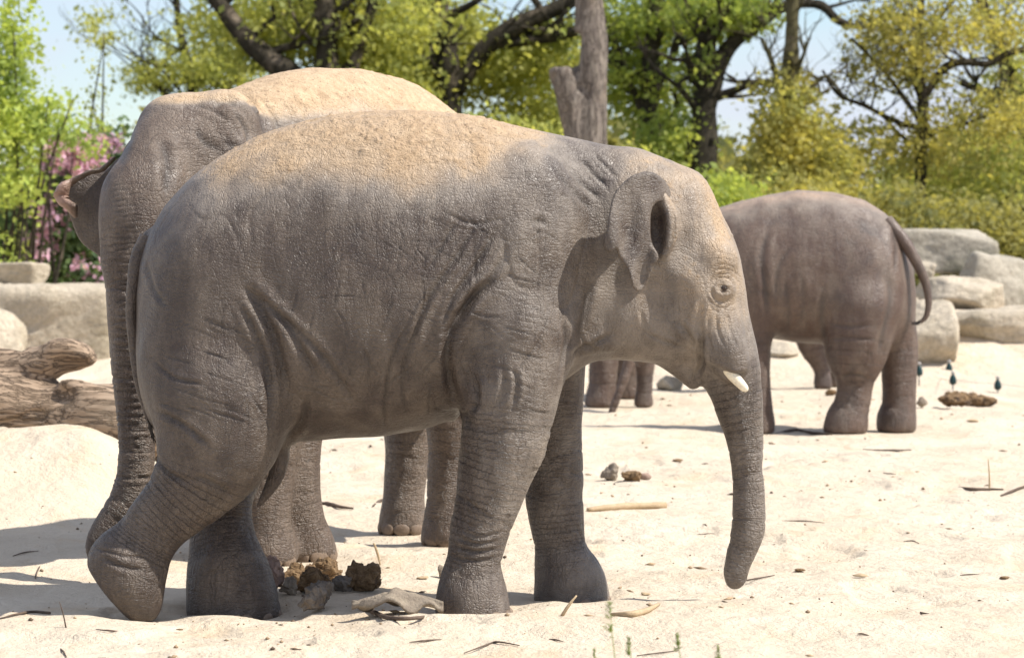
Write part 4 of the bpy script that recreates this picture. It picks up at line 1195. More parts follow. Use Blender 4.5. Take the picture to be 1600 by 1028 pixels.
# head, turned a little towards the camera
HY = 13.62; hyaw = math.radians(222)
hf = np.array([math.cos(hyaw), math.sin(hyaw), 0]); hl = np.array([-math.sin(hyaw), math.cos(hyaw), 0])
hc = P(305, 262, HY)
S.ell(hc + np.array([.03, 0, -.02]), (.32, .35, .36), .08, hyaw, .2)
for sg in (-1, 1):
    S.ell(hc + np.array([.02, 0, 0]) + hl * sg * .135 + np.array([0, 0, .20]) - hf * .04, (.18, .165, .155), .05, hyaw)      # twin domes of the crown
    S.ell(hc + hf * .20 + hl * sg * .21 + np.array([0, 0, -.16]), (.15, .10, .10), .05, hyaw)
    S.ell(hc + hf * .17 + hl * sg * .33 + np.array([0, 0, .04]), (.10, .022, .09), .08, hyaw, 0, 'c')
    S.ell(hc + hf * .0 + hl * sg * .24 + np.array([0, 0, -.42]), (.22, .14, .22), .08, hyaw)
S.chain([hc + hf * .05 + np.array([0, 0, -.3]), hc + hf * .2 + np.array([0, 0, -.62]), hc + hf * .30 + np.array([0, 0, -.74])], [.24, .12, .05], .07)
S.chain([P(272, 205, HY - .10), P(246, 262, HY - .25), P(222, 328, HY - .38), P(212, 400, HY - .42)], [.17, .175, .195, .16], .08, limb=False)
tk = [(222, 310, 60), (213, 370, 50), (210, 420, 45), (210, 480, 43.5), (212, 540, 41), (213, 590, 38.5), (214, 640, 34), (214, 690, 30), (211, 735, 28),
      (202, 768, 27.5), (188, 794, 26), (172, 815, 24), (158, 836, 22), (149, 856, 18), (145, 868, 13)]
L2(tk, list(np.interp(np.arange(len(tk)), [0, 3, 14], [HY - .36, HY - .46, HY - .5])), 1, .12, .05)
# far ear, rim folded forward
poly = [(196, 236), (178, 248), (158, 266), (128, 270), (104, 282), (92, 296), (86, 314), (97, 324), (104, 338), (111, 354), (122, 378), (146, 398), (170, 412), (200, 400), (215, 330), (212, 260)]
def aear(x, z):
    u = (P(200, 300, HY)[0] - x) / .36; w = (P(0, 240, HY)[2] - z) / .5
    return .02 + .10 * np.clip(u, 0, 1.3) + .03 * np.sin(5 * u + 4 * w) - .10 * np.clip(u - .62, 0, 1) ** 1.0
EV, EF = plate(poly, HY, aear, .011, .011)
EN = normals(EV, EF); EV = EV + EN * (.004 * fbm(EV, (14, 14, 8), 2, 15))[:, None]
rim = tube([P(180, 246, HY - .02), P(160, 264, HY - .03), P(134, 271, HY - .04), P(112, 284, HY - .03), P(99, 298, HY - .04), P(96, 314, HY - .05), P(110, 326, HY - .04), P(119, 340, HY - .02)],
           [.014, .022, .034, .026, .034, .026, .034, .010], 18, 8, .8, 4, .55, .9)
def adult_dust(V, Nn):
    up = smooth(.15, .75, Nn[:, 2]) * smooth(1.9, 2.15, V[:, 2])
    far = smooth(P(330, 0, 13.5)[0], P(480, 0, 14)[0], V[:, 0]) * smooth(1.95, 2.2, V[:, 2])
    crown = smooth(.45, .85, Nn[:, 2]) * smooth(2.1, 2.25, V[:, 2])
    band = smooth(2.26, 2.40, V[:, 2])
    return np.clip(  .22 * far + .34 * far * up + .60 * crown + .30 * band * up, 0, .95)
def rim_pink(V): return .6 * smooth(P(125, 0, HY)[0], P(98, 0, HY)[0], V[:, 0])
ast = [([(205, 205), (196, 235), (182, 262)], 6, .008), ([(250, 215), (262, 260), (258, 310)], 9, .012), ([(330, 170), (352, 158), (372, 168)], 6, .014), ([(380, 150), (405, 180), (418, 215)], 5, .012), ([(395, 148), (430, 190), (440, 225)], 4, .007),
       ([(305, 200), (320, 222), (350, 238)], 7, .006), ([(345, 215), (370, 235), (385, 250)], 7, .007), ([(365, 175), (385, 205), (388, 240)], 3, .006),
       ([(300, 165), (330, 172), (360, 190)], 3, .004), ([(440, 140), (470, 170), (480, 200)], 4, .004), ([(500, 130), (530, 160)], 4, .004)]
for i in range(30):
    y0 = 405 + i * 12 + R.uniform(-3, 3); t_ = R.uniform(-3, 5)
    ast.append(([(168 + R.uniform(0, 8), y0 + t_), (195, y0 + 3 + t_), (222, y0 + 4), (250, y0)], R.uniform(1.4, 2.4), R.uniform(.004, .008)))
for i in range(14):
    y0 = 290 + i * 8.5
    ast.append(([(172, y0), (200, y0 - 3), (235, y0 - 5)], 1.4, .0022))
finish(S, M_ADULT, .020, root, crust=.35, dust_and_lit=adult_dust, strokes=ast, seed=21, extras=[(EV, EF, dict(crease_and_shade=lambda V: np.full(len(V), .75))), (rim[0], rim[1], dict(pink=rim_pink))])  # ear's shade painted as an even darkening, through the crease channel
nails(417, 874, 0, .142, .142, 4, math.radians(-150), math.radians(-35), zz=.01, w=.050, hh=.040, rt=root, Yb=YL)
nails(483, 868, 0, .128, .128, 4, math.radians(-150), math.radians(-20), zz=.01, w=.050, hh=.040, rt=root, Yb=YR)
nails(629, 826, 0, .120, .120, 4, math.radians(-170), math.radians(-50), zz=.01, w=.044, hh=.036, rt=root, Yb=HL)
nails(698, 844, 0, .120, .120, 4, math.radians(-170), math.radians(-50), zz=.01, w=.044, hh=.036, rt=root, Yb=HR)

# ================================================================== 3. the reddish one on the right, seen from behind its flank
YE = 23.9
def rp(px, py, v=0.0): return P(px, py, YE + v)
root = empty('elephant', (rp(1300, 670)[0], YE, 0))
tag(root, 'tuskless reddish brown elephant showing its rump, tail curled, on the right', 'elephant')
S = Sculpt()
st = []
for x, t, b, w in [(1428, 430, 480, .03), (1419, 398, 520, .18), (1404, 365, 540, .28), (1390, 338, 545, .36), (1350, 313, 545, .42), (1300, 299, 538, .45), (1245, 297, 535, .47),
                   (1190, 306, 528, .45), (1135, 321, 515, .40), (1095, 335, 500, .33), (1050, 345, 490, .28), (1010, 350, 480, .2)]:
    a = rp(x, t); c = rp(x, b); st.append((a[0], a[2], c[2], w, 0))
S.torso((0, YE), 0.0, st, .06, 2.25)
S.ell(rp(1345, 450, -.24), (.32, .20, .42), .10); S.ell(rp(1362, 440, .2), (.20, .18, .38), .08)
S.ell(rp(1170, 430, -.25), (.24, .18, .42), .12); S.ell(rp(1170, 430, .25), (.24, .18, .42), .12)
def L3(pts, v, k=.06, fade=.2):
    S.chain([rp(a, b, v) for a, b, r in pts], [r * (YE + v) / FPX for a, b, r in pts], k, YHAT, .92, limb=fade)
L3([(1345, 480, 58), (1338, 545, 50), (1336, 590, 31), (1331, 630, 29), (1323, 655, 31)], -.25)
L3([(1323, 655, 32), (1321, 672, 36)], -.25, .03, 0)
L3([(1385, 480, 40), (1404, 540, 31), (1405, 590, 28), (1404, 635, 27.5), (1401, 655, 30)], .02)
L3([(1400, 655, 31), (1400, 672, 33)], .02, .03, 0)
L3([(1180, 480, 34), (1181, 545, 25), (1182, 600, 22), (1186, 640, 22), (1188, 660, 24), (1188, 674, 25)], -.25)
L3([(1160, 480, 34), (1160, 545, 24), (1158, 600, 22), (1157, 640, 22), (1156, 660, 24)], .3)
for (px, py, v) in ((1321, 677, -.25), (1400, 676, .02), (1188, 678, -.25), (1156, 664, .3)):
    q = rp(px, py, v)
    S.clip(q, (0, 0, -1), (q[0] - .25, q[1] - .22, q[2] - .3), (q[0] + .25, q[1] + .22, q[2] + .08), .03)
TV, TF, _t = tube([rp(1385, 345, -.14), rp(1411, 375, -.20), rp(1432, 410, -.22), rp(1446, 442, -.22), rp(1451, 472, -.22), rp(1447, 494, -.22), rp(1438, 504, -.22)], [.060, .052, .044, .035, .029, .022, .014], 16, 6)
S.chain([rp(1395, 385, -.05), rp(1412, 430, -.03), rp(1404, 480, -.02), rp(1396, 515, -.02)], [.07, .05, .04, .03], .05)
# head, hidden behind the bull's forehead
S.ell(rp(1055, 395), (.32, .27, .36), .1, math.pi, .3)
S.chain([rp(1030, 430), rp(1010, 480), rp(1003, 530), rp(1003, 560)], [.2, .13, .10, .08], .08, limb=.1)
def rdust(V, Nn):
    x, y = proj(V)
    return np.clip(smooth(.35, .9, Nn[:, 2]) * .45, 0, 1)
rst = [([(1205, 350), (1190, 400), (1196, 450), (1202, 500)], 5, .02), ([(1225, 430), (1232, 480), (1230, 520)], 4, .010), ([(1286, 450), (1284, 500), (1290, 540)], 5, .018),
       ([(1250, 420), (1256, 470), (1250, 510)], 4, .008), ([(1385, 420), (1392, 470), (1380, 520), (1372, 560)], 5, .02), ([(1290, 505), (1330, 510), (1370, 508)], 3, .008),
       ([(1292, 530), (1330, 528), (1365, 532)], 3, .008), ([(1310, 590), (1335, 585), (1360, 592)], 3, .010), ([(1150, 470), (1165, 500), (1170, 530)], 4, .012),
       ([(1395, 350), (1400, 390), (1398, 430)], 4, .014), ([(1240, 380), (1215, 420), (1212, 470)], 4, .010)]
finish(S, M_RIGHT, .026, root, dust_and_lit=rdust, strokes=[(a, b, c * .5) for a, b, c in rst], seed=41, folds=.8, extras=[(TV, TF)])
hp = [tube([rp(1440, 500, -.22), rp(1434 + R.uniform(-4, 3), 506 + R.uniform(-2, 2), -.22 + R.uniform(-.03, .03)), rp(1426 + R.uniform(-4, 4), 504 + R.uniform(-3, 4), -.22 + R.uniform(-.03, .03))], [.008, .006, .002], 4, 2) for i in range(12)]
child('tail_hair', merge(hp), M_HAIR, root)

# ================================================================== 4. and 5. two more far behind
def small_elephant(label, base, yaw, H, mat, legs, trunk, seed):
    """base: ground point; H shoulder height; legs/trunk in place coordinates"""
    rt = empty('elephant', base)
    tag(rt, label, 'elephant')
    S = Sculpt(); k = H / 2.0
    org = np.array(base) - np.array([math.cos(yaw), math.sin(yaw), 0]) * .75 * k
    z0 = base[2]
    f = np.array([math.cos(yaw), math.sin(yaw), 0]); l = np.array([-math.sin(yaw), math.cos(yaw), 0])
    S.torso(org, yaw, [(u * k, z0 + a * k, z0 + b * k, w * k, 0) for u, a, b, w in
                       [(-.4, 1.3, 1.1, .04), (-.3, 1.6, .9, .26), (0, 1.88, .84, .40), (.4, 2.0, .80, .46), (.9, 1.98, .82, .46), (1.3, 1.9, .9, .38), (1.6, 1.85, 1.05, .28), (1.9, 1.75, 1.25, .2)]], .08)
    hc = org + f * 1.95 * k + np.array([0, 0, 1.60 * k])
    S.ell(hc, (.30 * k, .27 * k, .36 * k), .1, yaw, .2)
    S.chain([hc + np.array([0, 0, -.2 * k]), hc + f * .05 + np.array([0, 0, -.45 * k])], [.2 * k, .1 * k], .08)
    for sg in (-1, 1):
        S.ell(hc - f * .18 * k + l * sg * .36 * k + np.array([0, 0, -.08 * k]), (.10 * k, .20 * k, .30 * k), .04, yaw + sg * .5)
    for pts, rr in legs:
        S.chain(pts, rr, .08, limb=.2)
        e = pts[-1]; r = rr[-1]
        S.clip((e[0], e[1], z0), (0, 0, -1), (e[0] - r * 1.6, e[1] - r * 1.6, z0 - .3), (e[0] + r * 1.6, e[1] + r * 1.6, z0 + .1), .03)
    if trunk: S.chain([hc + f * .12 * k + np.array([0, 0, -.1 * k])] + trunk[0], [.17 * k] + trunk[1], .06, limb=.1)
    finish(S, mat, .022, rt, seed=seed, fine=True, folds=1.2)
b = Gd(965, 637)
Yf = b[1]
def q_(px, py, dv=0.0): return P(px, py, Yf + dv)
small_elephant('distant elephant glimpsed below the chin of the tusked one, dark trunk hanging', (q_(968, 637)[0] + .10, Yf + .75, 0), math.radians(-98), 1.95, M_RIGHT,
               [([q_(945, 480, .1), q_(943, 545), q_(941, 600), q_(938, 632)], [.19, .155, .135, .15]),
                ([q_(1010, 480, .1), q_(1009, 545), q_(1007, 600), q_(1006, 632)], [.17, .11, .085, .10]),
                ([q_(950, 480, 1.4), q_(948, 545, 1.4), q_(948, 590, 1.4), q_(950, 618, 1.4)], [.19, .14, .125, .13]),
                ([q_(985, 480, 1.4), q_(985, 545, 1.4), q_(984, 590, 1.4), q_(984, 618, 1.4)], [.19, .14, .125, .13])],
               ([q_(996, 500, -.55), q_(984, 560, -.6), q_(972, 600, -.62), q_(958, 638, -.62), q_(949, 668, -.60)], [.12, .062, .054, .044, .030]), 61)
b = Gd(1285, 608); Yf = b[1]
small_elephant('farthest elephant, only its lower legs seen beneath the belly of the reddish one', (q_(1230, 608)[0], Yf, 0), math.radians(172), 1.75, M_RIGHT,
               [([q_(1262, 470), q_(1268, 535), q_(1284, 575), q_(1286, 603)], [.22, .15, .085, .10]),
                ([q_(1300, 470, .35), q_(1302, 535, .35), q_(1304, 575, .35), q_(1305, 600, .35)], [.20, .12, .075, .09]),
                ([q_(1162, 470), q_(1161, 535), q_(1158, 575), q_(1158, 603)], [.18, .11, .085, .10]),
                ([q_(1172, 470, .35), q_(1172, 535, .35), q_(1171, 575, .35), q_(1171, 600, .35)], [.18, .11, .085, .09])],
               ([q_(1080, 470), q_(1072, 540), q_(1068, 590)], [.11, .08, .05]), 71)
# ------------------------------------------------------------------ driftwood log
def make_log():
    Y = 17.5
    rt = empty('driftwood_log', (P(60, 690, Y)[0], Y, 0.4))
    tag(rt, 'thick twisted driftwood log lying on the sand bank at the left', 'log')
    S = Sculpt()
    def c(pts, ys, k=.08): S.chain([P(a, b, Y + v) for (a, b, r), v in zip(pts, ys)], [r * Y / FPX for a, b, r in pts], k)
    c([(-260, 612, 58), (-120, 620, 58), (-20, 634, 56), (60, 645, 50), (120, 654, 52), (190, 662, 60), (245, 668, 60), (270, 672, 46)], [0, 0, 0, 0, -.05, -.1, -.12, -.12])
    c([(-200, 580, 38), (-60, 580, 38), (10, 578, 30), (60, 568, 27), (100, 556, 27), (122, 556, 24), (140, 560, 15)], [.2, .15, .1, .05, .05, .05, .05])
    c([(60, 572, 20), (84, 545, 16), (104, 540, 13), (134, 556, 10)], [0, -.05, -.05, -.05], .05)
    c([(78, 626, 12), (96, 606, 15), (120, 605, 14), (160, 618, 14)], [-.16, -.18, -.18, -.2], .05)
    S.ell(P(88, 612, Y - .22), (.10, .05, .06), .05, 0, .3, 'c')
    S.ell(P(30, 690, Y - .1), (.3, .2, .05), .05, 0, 0, 'c')
    V, F = S.build(.026)
    V, F = subdivide(V, F)
    Nn = normals(V, F)
    q = V + .10 * np.column_stack([V[:, 0] * 0, fbm(V, (1.3, 3, 3), 2, 3), fbm(V, (1.3, 3, 3), 2, 4)])
    g = fbm(q, (1.6, 11, 11), 3, 7); rid = np.abs(noise(q, (1.1, 8, 8), 12))
    V = V + Nn * (.009 * g - .018 * np.exp(-(rid / .09) ** 2) + .02 * fbm(V, 2.5, 2, 17))[:, None]
    o = mesh_np('trunk', V, F, M_LOG, rt, tuple(rt.location)); o.location = (0, 0, 0)
make_log()

# ------------------------------------------------------------------ bits on the sand
def onsand(px, py, dz=0.0):
    q = Gd(px, py, 0.0)
    for _ in range(4):
        q = Gd(px, py, float(ground_h(q[0], q[1])) + dz)
    return q
M_DUNG = simple('dung', (.19, .12, .065, 1), (.28, .185, .10, 1), 30, .95, .02, 60, c3=(.08, .055, .04, 1))
M_DUNGG = simple('dry_dung', (.22, .19, .16, 1), (.15, .125, .105, 1), 20, .95, .015, 60, c3=(.30, .22, .14, 1))
M_TWIG = simple('dark_twig', (.085, .06, .045, 1), (.14, .10, .075, 1), 20, .85, .003, 60)
M_STRAW = simple('pale_stick', (.50, .38, .24, 1), (.42, .31, .19, 1), 12, .8, .003, 40, stretch=(1, 4, 4))
M_STONE = simple('brown_stone', (.22, .18, .14, 1), (.30, .25, .19, 1), 14, .85, .01, 40)
M_PINK = simple('pinkish_stone', (.36, .24, .19, 1), (.28, .20, .16, 1), 14, .8, .01, 40)
def lump(name, label, cat, px0, px1, py0, py1, mat, seed, depth=.9, group=None, sub=3, rough=.16, sharp=8, Yadd=0):
    g = onsand((px0 + px1) / 2, py1)
    k = g[1] / FPX
    w = (px1 - px0) / 2 * k; h = (py1 - py0) / 2 * k
    d = w * depth
    c = (g[0], g[1] + d * .6 + Yadd, g[2] + h * .88)
    V, F, F3 = rock_part((0, 0, 0), (w, d, h), 0, seed, 5 if sub == 5 else 3, 8, rough, sharp, True)
    V = V + np.array(c)
    if sub == 5: V = V + .008 * np.column_stack([noise(V, 60, 1), noise(V, 60, 2), noise(V, 60, 3)]) + .012 * np.column_stack([noise(V, 22, 4), noise(V, 22, 5), noise(V, 22, 6)])
    o = mesh_np(name, V, F3, mat, None, (float(c[0]), float(c[1]), float(V[:, 2].min())))
    return tag(o, label, cat, group)
GD = 'dung balls heaped behind the hind feet'
lump('dung_ball', 'dark grey front dung ball, roundest and lowest of the heap', 'dung', 466, 520, 906, 958, M_DUNGG, 2, group=GD, sub=5)
lump('dung_ball', 'crumbly brown dung piled directly on and behind the dark grey ball', 'dung', 468, 516, 888, 932, M_DUNG, 3, group=GD, sub=5, rough=.3, Yadd=.03)
lump('dung_ball', 'dark blackish dung ball at the back left of the heap', 'dung', 440, 486, 878, 916, M_DUNG, 4, group=GD, sub=5, rough=.25, Yadd=.1)
lump('dung_ball', 'light tan dung ball at the left end of the heap', 'dung', 438, 472, 900, 932, M_STONE, 5, group=GD, sub=5)
lump('dung_ball', 'pale broken dung ball in the middle of the heap, facing right', 'dung', 510, 553, 893, 926, M_DUNGG, 6, group=GD, sub=5)
lump('dung_ball', 'brown fibrous dung ball at the back centre of the heap', 'dung', 482, 530, 876, 915, M_DUNG, 7, group=GD, sub=5, rough=.3, Yadd=.08)
lump('dung_ball', 'ragged reddish brown dung ball at the right end of the heap', 'dung', 538, 588, 880, 925, M_DUNG, 8, group=GD, sub=5, rough=.3)
lump('stone', 'pinkish stone behind the toes of the far hind foot', 'stone', 398, 444, 868, 934, M_PINK, 9, sub=5, rough=.12, Yadd=.1)
lump('stone', 'grey standing stone on the sand right of the far foreleg', 'stone', 940, 974, 721, 751, M_STONE, 10, sub=5, rough=.1)
lump('clod', 'dark brown clod beside the grey stone in mid ground', 'clod', 974, 1004, 734, 752, M_DUNG, 11, sub=5, rough=.25)
lump('clod', 'flat reddish clod right of the dark brown clod', 'clod', 996, 1020, 738, 750, M_PINK, 12, sub=3)
lump('stone', 'small grey stone left of the near forefoot', 'stone', 682, 699, 880, 904, M_STONE, 13, sub=3)
GC = 'dark clods behind the reddish elephant'
lump('clod', 'long dark heap of dung on the shaded sand at the right', 'dung', 1466, 1516, 612, 638, M_DUNG, 14, sub=5, rough=.3, group=GC)
lump('clod', 'darker right half of the distant dung heap', 'dung', 1506, 1560, 614, 636, M_DUNG, 15, sub=5, rough=.3, group=GC)
lump('stone', 'pale rounded stone right of the reddish elephant hind foot', 'stone', 1432, 1450, 618, 638, M_STONE, 16, sub=3)
lump('clod', 'small brown clod between the hind feet of the reddish elephant', 'clod', 1290, 1310, 606, 618, M_DUNG, 18, sub=3)
cl_ = ['small clod directly above the lower bend of the trunk, mid ground', 'pale crumb of dry dung low on the right sand', 'small crumb left of the pale one on the lower right sand', 'small clod right of the reddish elephant feet',
       'small clod at the lower right corner', 'tiny clod by the green sprigs in front of the far forefoot', 'small clod below the far hind foot', 'small clod left of the near forefoot, by the grey stone', 'small clod behind the trunk at the reddish elephant forefoot']
for i, (x, y, w) in enumerate([(1058, 722, 9), (1345, 903, 12), (1250, 893, 9), (1520, 660, 10), (1570, 905, 9), (1010, 930, 8), (280, 985, 6), (660, 905, 10), (1180, 640, 8)]):
    lump('pebble', cl_[i], 'clod', x - w, x + w, y - w * .6, y, M_STRAW if i % 2 else M_DUNG, 30 + i, sub=3, group='small clods scattered over the sand')
# thin curled bark
def bark():
    g = onsand(620, 962)
    u, v = np.meshgrid(np.linspace(-1, 1, 40), np.linspace(-1, 1, 18))
    x = u.ravel(); y = v.ravel()
    w = (1 - np.abs(x) ** 1.6) * .75 + .06
    X = .19 * x; Yy = .10 * y * w + .02 * np.sin(x * 3)
    Z = .05 * (1 - y * y) * w + .022 * noise(np.column_stack([x * 2, y * 2, x * 0]), 1.5, 3) + .05 + .018 * np.exp(-((x + .1) / .22) ** 2) * (1 - y)
    top = np.column_stack([X, Yy, Z]); bot = top - np.array([0, 0, .016])
    nx, ny = 40, 18
    i, j = np.meshgrid(np.arange(ny - 1), np.arange(nx - 1), indexing='ij'); a = (i * nx + j).ravel()
    F = np.column_stack([a, a + 1, a + nx + 1, a + nx]); n = nx * ny
    e = [k for k in range(nx - 1)]
    side = [[k, k + n, k + 1 + n, k + 1] for k in range(nx - 1)] + [[k + 1 + (ny - 1) * nx, k + 1 + n + (ny - 1) * nx, k + n + (ny - 1) * nx, k + (ny - 1) * nx] for k in range(nx - 1)]
    side += [[(k + 1) * nx, (k + 1) * nx + n, k * nx + n, k * nx] for k in range(ny - 1)] + [[k * nx + nx - 1, k * nx + nx - 1 + n, (k + 1) * nx + nx - 1 + n, (k + 1) * nx + nx - 1] for k in range(ny - 1)]
    V = np.vstack([top, bot]) + np.array([g[0], g[1] + .08, g[2] - .015])
    o = mesh_np('bark_piece', V, np.vstack([F, F[:, ::-1] + n, np.array(side)]), M_STONE, None, (g[0], g[1], g[2]))
    tag(o, 'curled grey slab of bark left of the near forefoot', 'bark')
bark()
def stick(name, label, pts, rad, mat, cat='stick', group=None, dz=.004, sides=6, lift=None):
    q = []
    for k, (a, b) in enumerate(pts):
        g = onsand(a, b); g[2] += dz + rad[min(k, len(rad) - 1)] * .6 + (lift[k] if lift else 0); q.append(g)
    if lift:   # rising stems keep the depth of their foot
        q = []
        g0 = onsand(*pts[0])
        for (a, b), l_ in zip(pts, lift):
            q.append(P(a, b, g0[1] + l_))
    V, F, F3 = tube(q, [rad[min(k, len(rad) - 1)] for k in range(len(pts))], sides, 4, .15, 3)
    o = mesh_np(name, V, F, mat, None, tuple(float(t) for t in q[0]), F3=F3)
    return tag(o, label, cat, group)
stick('stick', 'dark bent stick lying against the near forefoot, under the bark slab', [(553, 944), (580, 957), (605, 968), (640, 969), (678, 965)], [.007, .010, .010, .009, .006], M_TWIG)
stick('stick', 'thick pale stick half sunk in the sand right of the far foreleg', [(918, 799), (950, 797), (990, 795), (1040, 794)], [.012, .020, .022, .022], M_STRAW)
stick('stick', 'pale curved root in front of the far forefoot', [(955, 962), (985, 964), (1010, 958), (1030, 946)], [.006, .014, .013, .006], M_STRAW)
stick('stick', 'short pale stick propped on the toes of the far forefoot', [(878, 962), (888, 946), (901, 930)], [.008, .007, .004], M_STRAW, lift=[0, -.01, 0])
stick('stick', 'upright straw beside the dung heap', [(594, 882), (590, 864), (584, 848)], [.004, .007, .005], M_STRAW, lift=[0, 0, 0])
stick('twig', 'black forked twig in shade at the bottom left', [(0, 968), (25, 962), (50, 958), (78, 960)], [.003, .005, .006, .006], M_TWIG)
stick('twig', 'thin upright twig near the raised hind foot', [(103, 980), (99, 960), (93, 940)], [.004, .003, .0015], M_TWIG, lift=[0, 0, 0])
stick('twig', 'long dark twig lying flat on the bottom centre sand', [(725, 1022), (765, 1008), (780, 1005), (812, 1010)], [.002, .004, .004, .002], M_TWIG)
stick('twig', 'thin grey twig at the bottom edge right of centre', [(995, 1026), (1030, 1022), (1060, 1018)], [.002, .003, .002], M_TWIG)
stick('twig', 'dark branch lying on the sand beside the adult hind foot', [(497, 788), (515, 790), (530, 794), (552, 796)], [.008, .012, .010, .006], M_TWIG)
stick('twig', 'short crooked twig left of the adult hind foot', [(583, 792), (592, 786), (600, 782)], [.005, .009, .007], M_TWIG)
stick('twig', 'dark twig base at the right edge of the sand', [(1499, 763), (1520, 767), (1545, 767), (1568, 766)], [.005, .012, .010, .005], M_TWIG)
stick('twig', 'straight thin stem standing up from the dark twig on the right', [(1546, 767), (1546, 745), (1544, 717)], [.007, .005, .003], M_STRAW, lift=[0, 0, 0])
stick('twig', 'dark twig running out of the picture at the right edge', [(1564, 776), (1585, 768), (1615, 758)], [.005, .009, .009], M_TWIG)
stick('twig', 'long thin twig in front of the reddish elephant hind feet', [(1348, 704), (1380, 706), (1424, 704)], [.006, .010, .004], M_TWIG)
stick('twig', 'crooked grey branch by the front foot of the reddish elephant', [(1196, 684), (1240, 674), (1262, 678), (1300, 680)], [.008, .014, .016, .008], M_TWIG)
stick('twig', 'thin twig pair below the tip of the trunk', [(1135, 914), (1180, 906), (1210, 900)], [.003, .004, .002], M_TWIG)
ts = [(1090, 836, 1132, 838), (1222, 815, 1288, 818), (1412, 847, 1436, 850), (1432, 956, 1452, 960), (1340, 992, 1358, 994), (300, 1016, 362, 1016), (85, 1010, 104, 1028),
      (858, 1000, 880, 1004), (1098, 820, 1106, 826), (150, 985, 200, 990), (20, 870, 60, 862), (1460, 590, 1480, 594), (55, 905, 66, 880), (640, 1005, 690, 1000), (1500, 900, 1530, 898), (1380, 740, 1400, 742)]
tl = ['small twig left of the lower end of the trunk', 'small twig on open sand right of the curled hair of the trunk', 'short dark twig below the middle of the right sand',
      'dark sliver of twig low on the right sand, nearer the right edge', 'dark sliver of twig at the bottom, right of the low green sprigs', 'flat dark twig at the bottom edge below the far hind foot',
      'short twig at the bottom left corner', 'tiny twig between the bark slab and the lower green sprigs', 'tiny dark splinter left of the trunk, above the small twig', 'thin twig just left of the raised hind foot toe',
      'faint twig on the lit sand at the left edge', 'twig near the fence pegs', 'thin slanting twig near the adult trunk shadow', 'twig on the bottom sand left of the near forefoot',
      'twig low at the right edge of the sand', 'faint twig in the middle of the right sand']
for i, (a, b, c_, d) in enumerate(ts):
    stick('twig', tl[i], [(a, b), ((a + c_) / 2 + R.uniform(-3, 3), (b + d) / 2 + R.uniform(-2, 2)), (c_, d)], [.002, .004, .0015], M_TWIG, group='small loose twigs on the sand')
# bristle on the trunk's front
# litter: crumbs and dry leaf bits nobody could count
def litter():
    r_ = np.random.RandomState(5)
    n = 2600
    y = 9.8 + 19 * r_.rand(n) ** 1.7; x = (r_.rand(n) - .5) * .46 * y
    clump = noise(np.column_stack([x, y, y * 0]), .9, 77)
    keep = r_.rand(n) < np.clip(.25 + 1.2 * clump, .06, 1); x, y = x[keep], y[keep]; n = len(x)
    z = ground_h(x, y)
    s = (.0028 + .010 * r_.rand(n) ** 4) * (y / 12) ** .5
    a = r_.rand(n) * 6.28; L = s * (1 + 3.2 * r_.rand(n) ** 2)
    dx, dy = np.cos(a), np.sin(a)
    P0 = np.column_stack([x, y, z + s * .4])
    A = np.column_stack([dx * L, dy * L, (r_.rand(n) - .5) * s]); B = np.column_stack([-dy * s, dx * s, np.zeros(n)]); C_ = np.column_stack([np.zeros(n), np.zeros(n), s * .8])
    V = np.stack([P0 + A, P0 + B, P0 - A, P0 - B, P0 + C_, P0 - C_], 1).reshape(-1, 3)
    t = np.array([[0, 1, 4], [1, 2, 4], [2, 3, 4], [3, 0, 4], [1, 0, 5], [2, 1, 5], [3, 2, 5], [0, 3, 5]])
    F = (np.arange(n)[:, None, None] * 6 + t).reshape(-1, 3)
    m, nt, b_, out = new_mat('litter'); nn_ = N(nt)
    c = nn_.mix(nn_.island(), (.07, .045, .03, 1), (.42, .30, .18, 1)); nt.links.new(c, b_.inputs['Base Color']); b_.inputs['Roughness'].default_value = .9
    tag(mesh_np('litter', V, F, m, smooth_=False), kind='stuff')
litter()
# blurred green sprigs near the lens side of the sand
M_GRASS = leaf_material('sprig_green', (.26, .36, .09, 1), (.36, .44, .14, 1), (.30, .38, .10, 1), .5)
def sprig(px, py, hpx, n, seed, lab):
    """tall weed growing close to the photographer; only its tip reaches into the picture"""
    r_ = random.Random(seed); Y = 7.4 + .12 * seed; k = Y / FPX
    top = P(px, py - hpx * .4, Y); g = np.array([top[0] + .03, Y, float(ground_h(top[0], Y))]); parts = []
    parts.append(tube([g - np.array([0, 0, .03]), (g + top) / 2 + np.array([.015, 0, 0]), top], [.0028, .002, .001], 5, 4))
    H = hpx * k
    for i in range(n * 7):
        t = r_.random() ** 1.3; e = top - np.array([0, 0, t * H * 1.1]); a = r_.uniform(0, 6.28); L = H * r_.uniform(.12, .32) * (.5 + t * .7)
        q = e + np.array([math.cos(a) * L, math.sin(a) * L, L * r_.uniform(.1, .8)])
        parts.append(tube([e, (e + q) / 2 + np.array([0, 0, L * .1]), q], [.001, .0036, .0006], 4, 2, flat=.3))
    V, F, F3 = merge(parts)
    tag(mesh_np('grass_sprig', V, F, M_GRASS, None, tuple(g), F3=F3), lab, 'plant', 'green sprigs at the bottom of the picture')
sprig(952, 962, 50, 5, 1, 'tall faint green sprig in front of the far forefoot')
sprig(982, 1006, 26, 7, 2, 'bright green sprig at the bottom edge, leftmost of the low three')
sprig(1058, 1000, 28, 6, 3, 'soft green sprig at the bottom edge right of the brightest one')
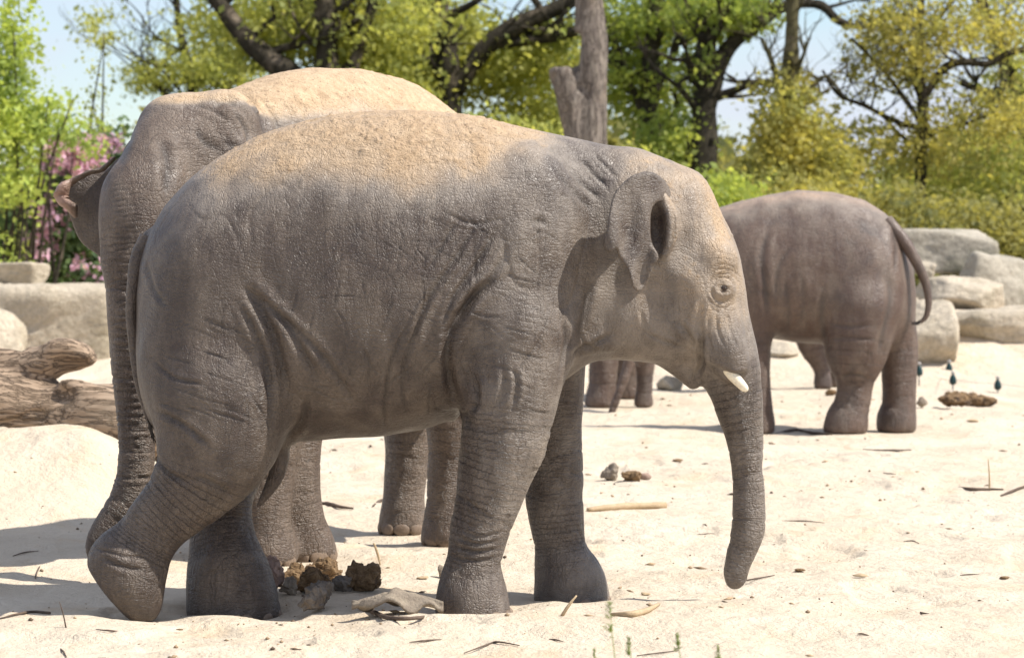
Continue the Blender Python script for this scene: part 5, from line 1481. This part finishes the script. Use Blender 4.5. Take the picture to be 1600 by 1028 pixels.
sprig(1122, 1018, 22, 7, 4, 'green sprig at the bottom edge, farthest right')
sprig(928, 1022, 20, 5, 5, 'low yellowish sprig at the bottom edge left of the bright one')

# ------------------------------------------------------------------ electric fence pegs behind the reddish elephant
M_PEG = simple('grey_peg', (.42, .40, .38, 1), (.35, .33, .31, 1), 20, .6, 0)
M_INS = simple('dark_green_insulator', (.012, .035, .035, 1), (.02, .05, .055, 1), 20, .35, 0)
tops = []
labs = ['leftmost fence peg, beside the rump of the reddish elephant', 'rear fence peg of the middle pair', 'front fence peg of the middle pair', 'rear fence peg of the right pair', 'front fence peg of the right pair']
for (x, y0, y1), lb in zip([(1436, 566, 588), (1483, 563, 583), (1489, 580, 602), (1551, 564, 580), (1559, 590, 608)], labs):
    g = onsand(x, y1 + 7)
    rt = empty('fence_peg', g); tag(rt, lb, 'fence peg', 'low electric fence pegs with dark insulators')
    def pc(nm, part, m_):
        V, F, F3 = part; o = mesh_np(nm, V, F, m_, rt, tuple(g), F3=F3); o.location = (0, 0, 0)
    t = P(x, y0, g[1])
    pc('rod', tube([g - np.array([0, 0, .05]), g + (t - g) * .5, t], [.010, .010, .009], 8, 2), M_PEG)
    m_ = P(x, (y0 + y1) / 2 + 1, g[1]); u = np.array([0, 0, 1.])
    pc('insulator', tube([m_ - u * .065, m_ - u * .05, m_ - u * .02, m_ + u * .02, m_ + u * .05], [.012, .034, .040, .030, .014], 10, 3), M_INS)
    pc('cap', tube([m_ + u * .05, m_ + u * .07, m_ + u * .085], [.018, .024, .010], 8, 2), M_PEG)
    tops.append(m_)
for a, b, lb in ((1, 3, 'thin wire strung between the rear fence pegs'), (2, 4, 'thin wire strung between the front fence pegs')):
    e = tops[b] + (tops[b] - tops[a]) * 1.5
    V, F, F3 = tube([tops[a], (tops[a] + tops[b]) / 2 - np.array([0, 0, .012]), tops[b], e], [.0025] * 4, 5, 4)
    tag(mesh_np('wire', V, F, M_PEG, None, tuple(tops[a]), F3=F3), lb, 'wire')
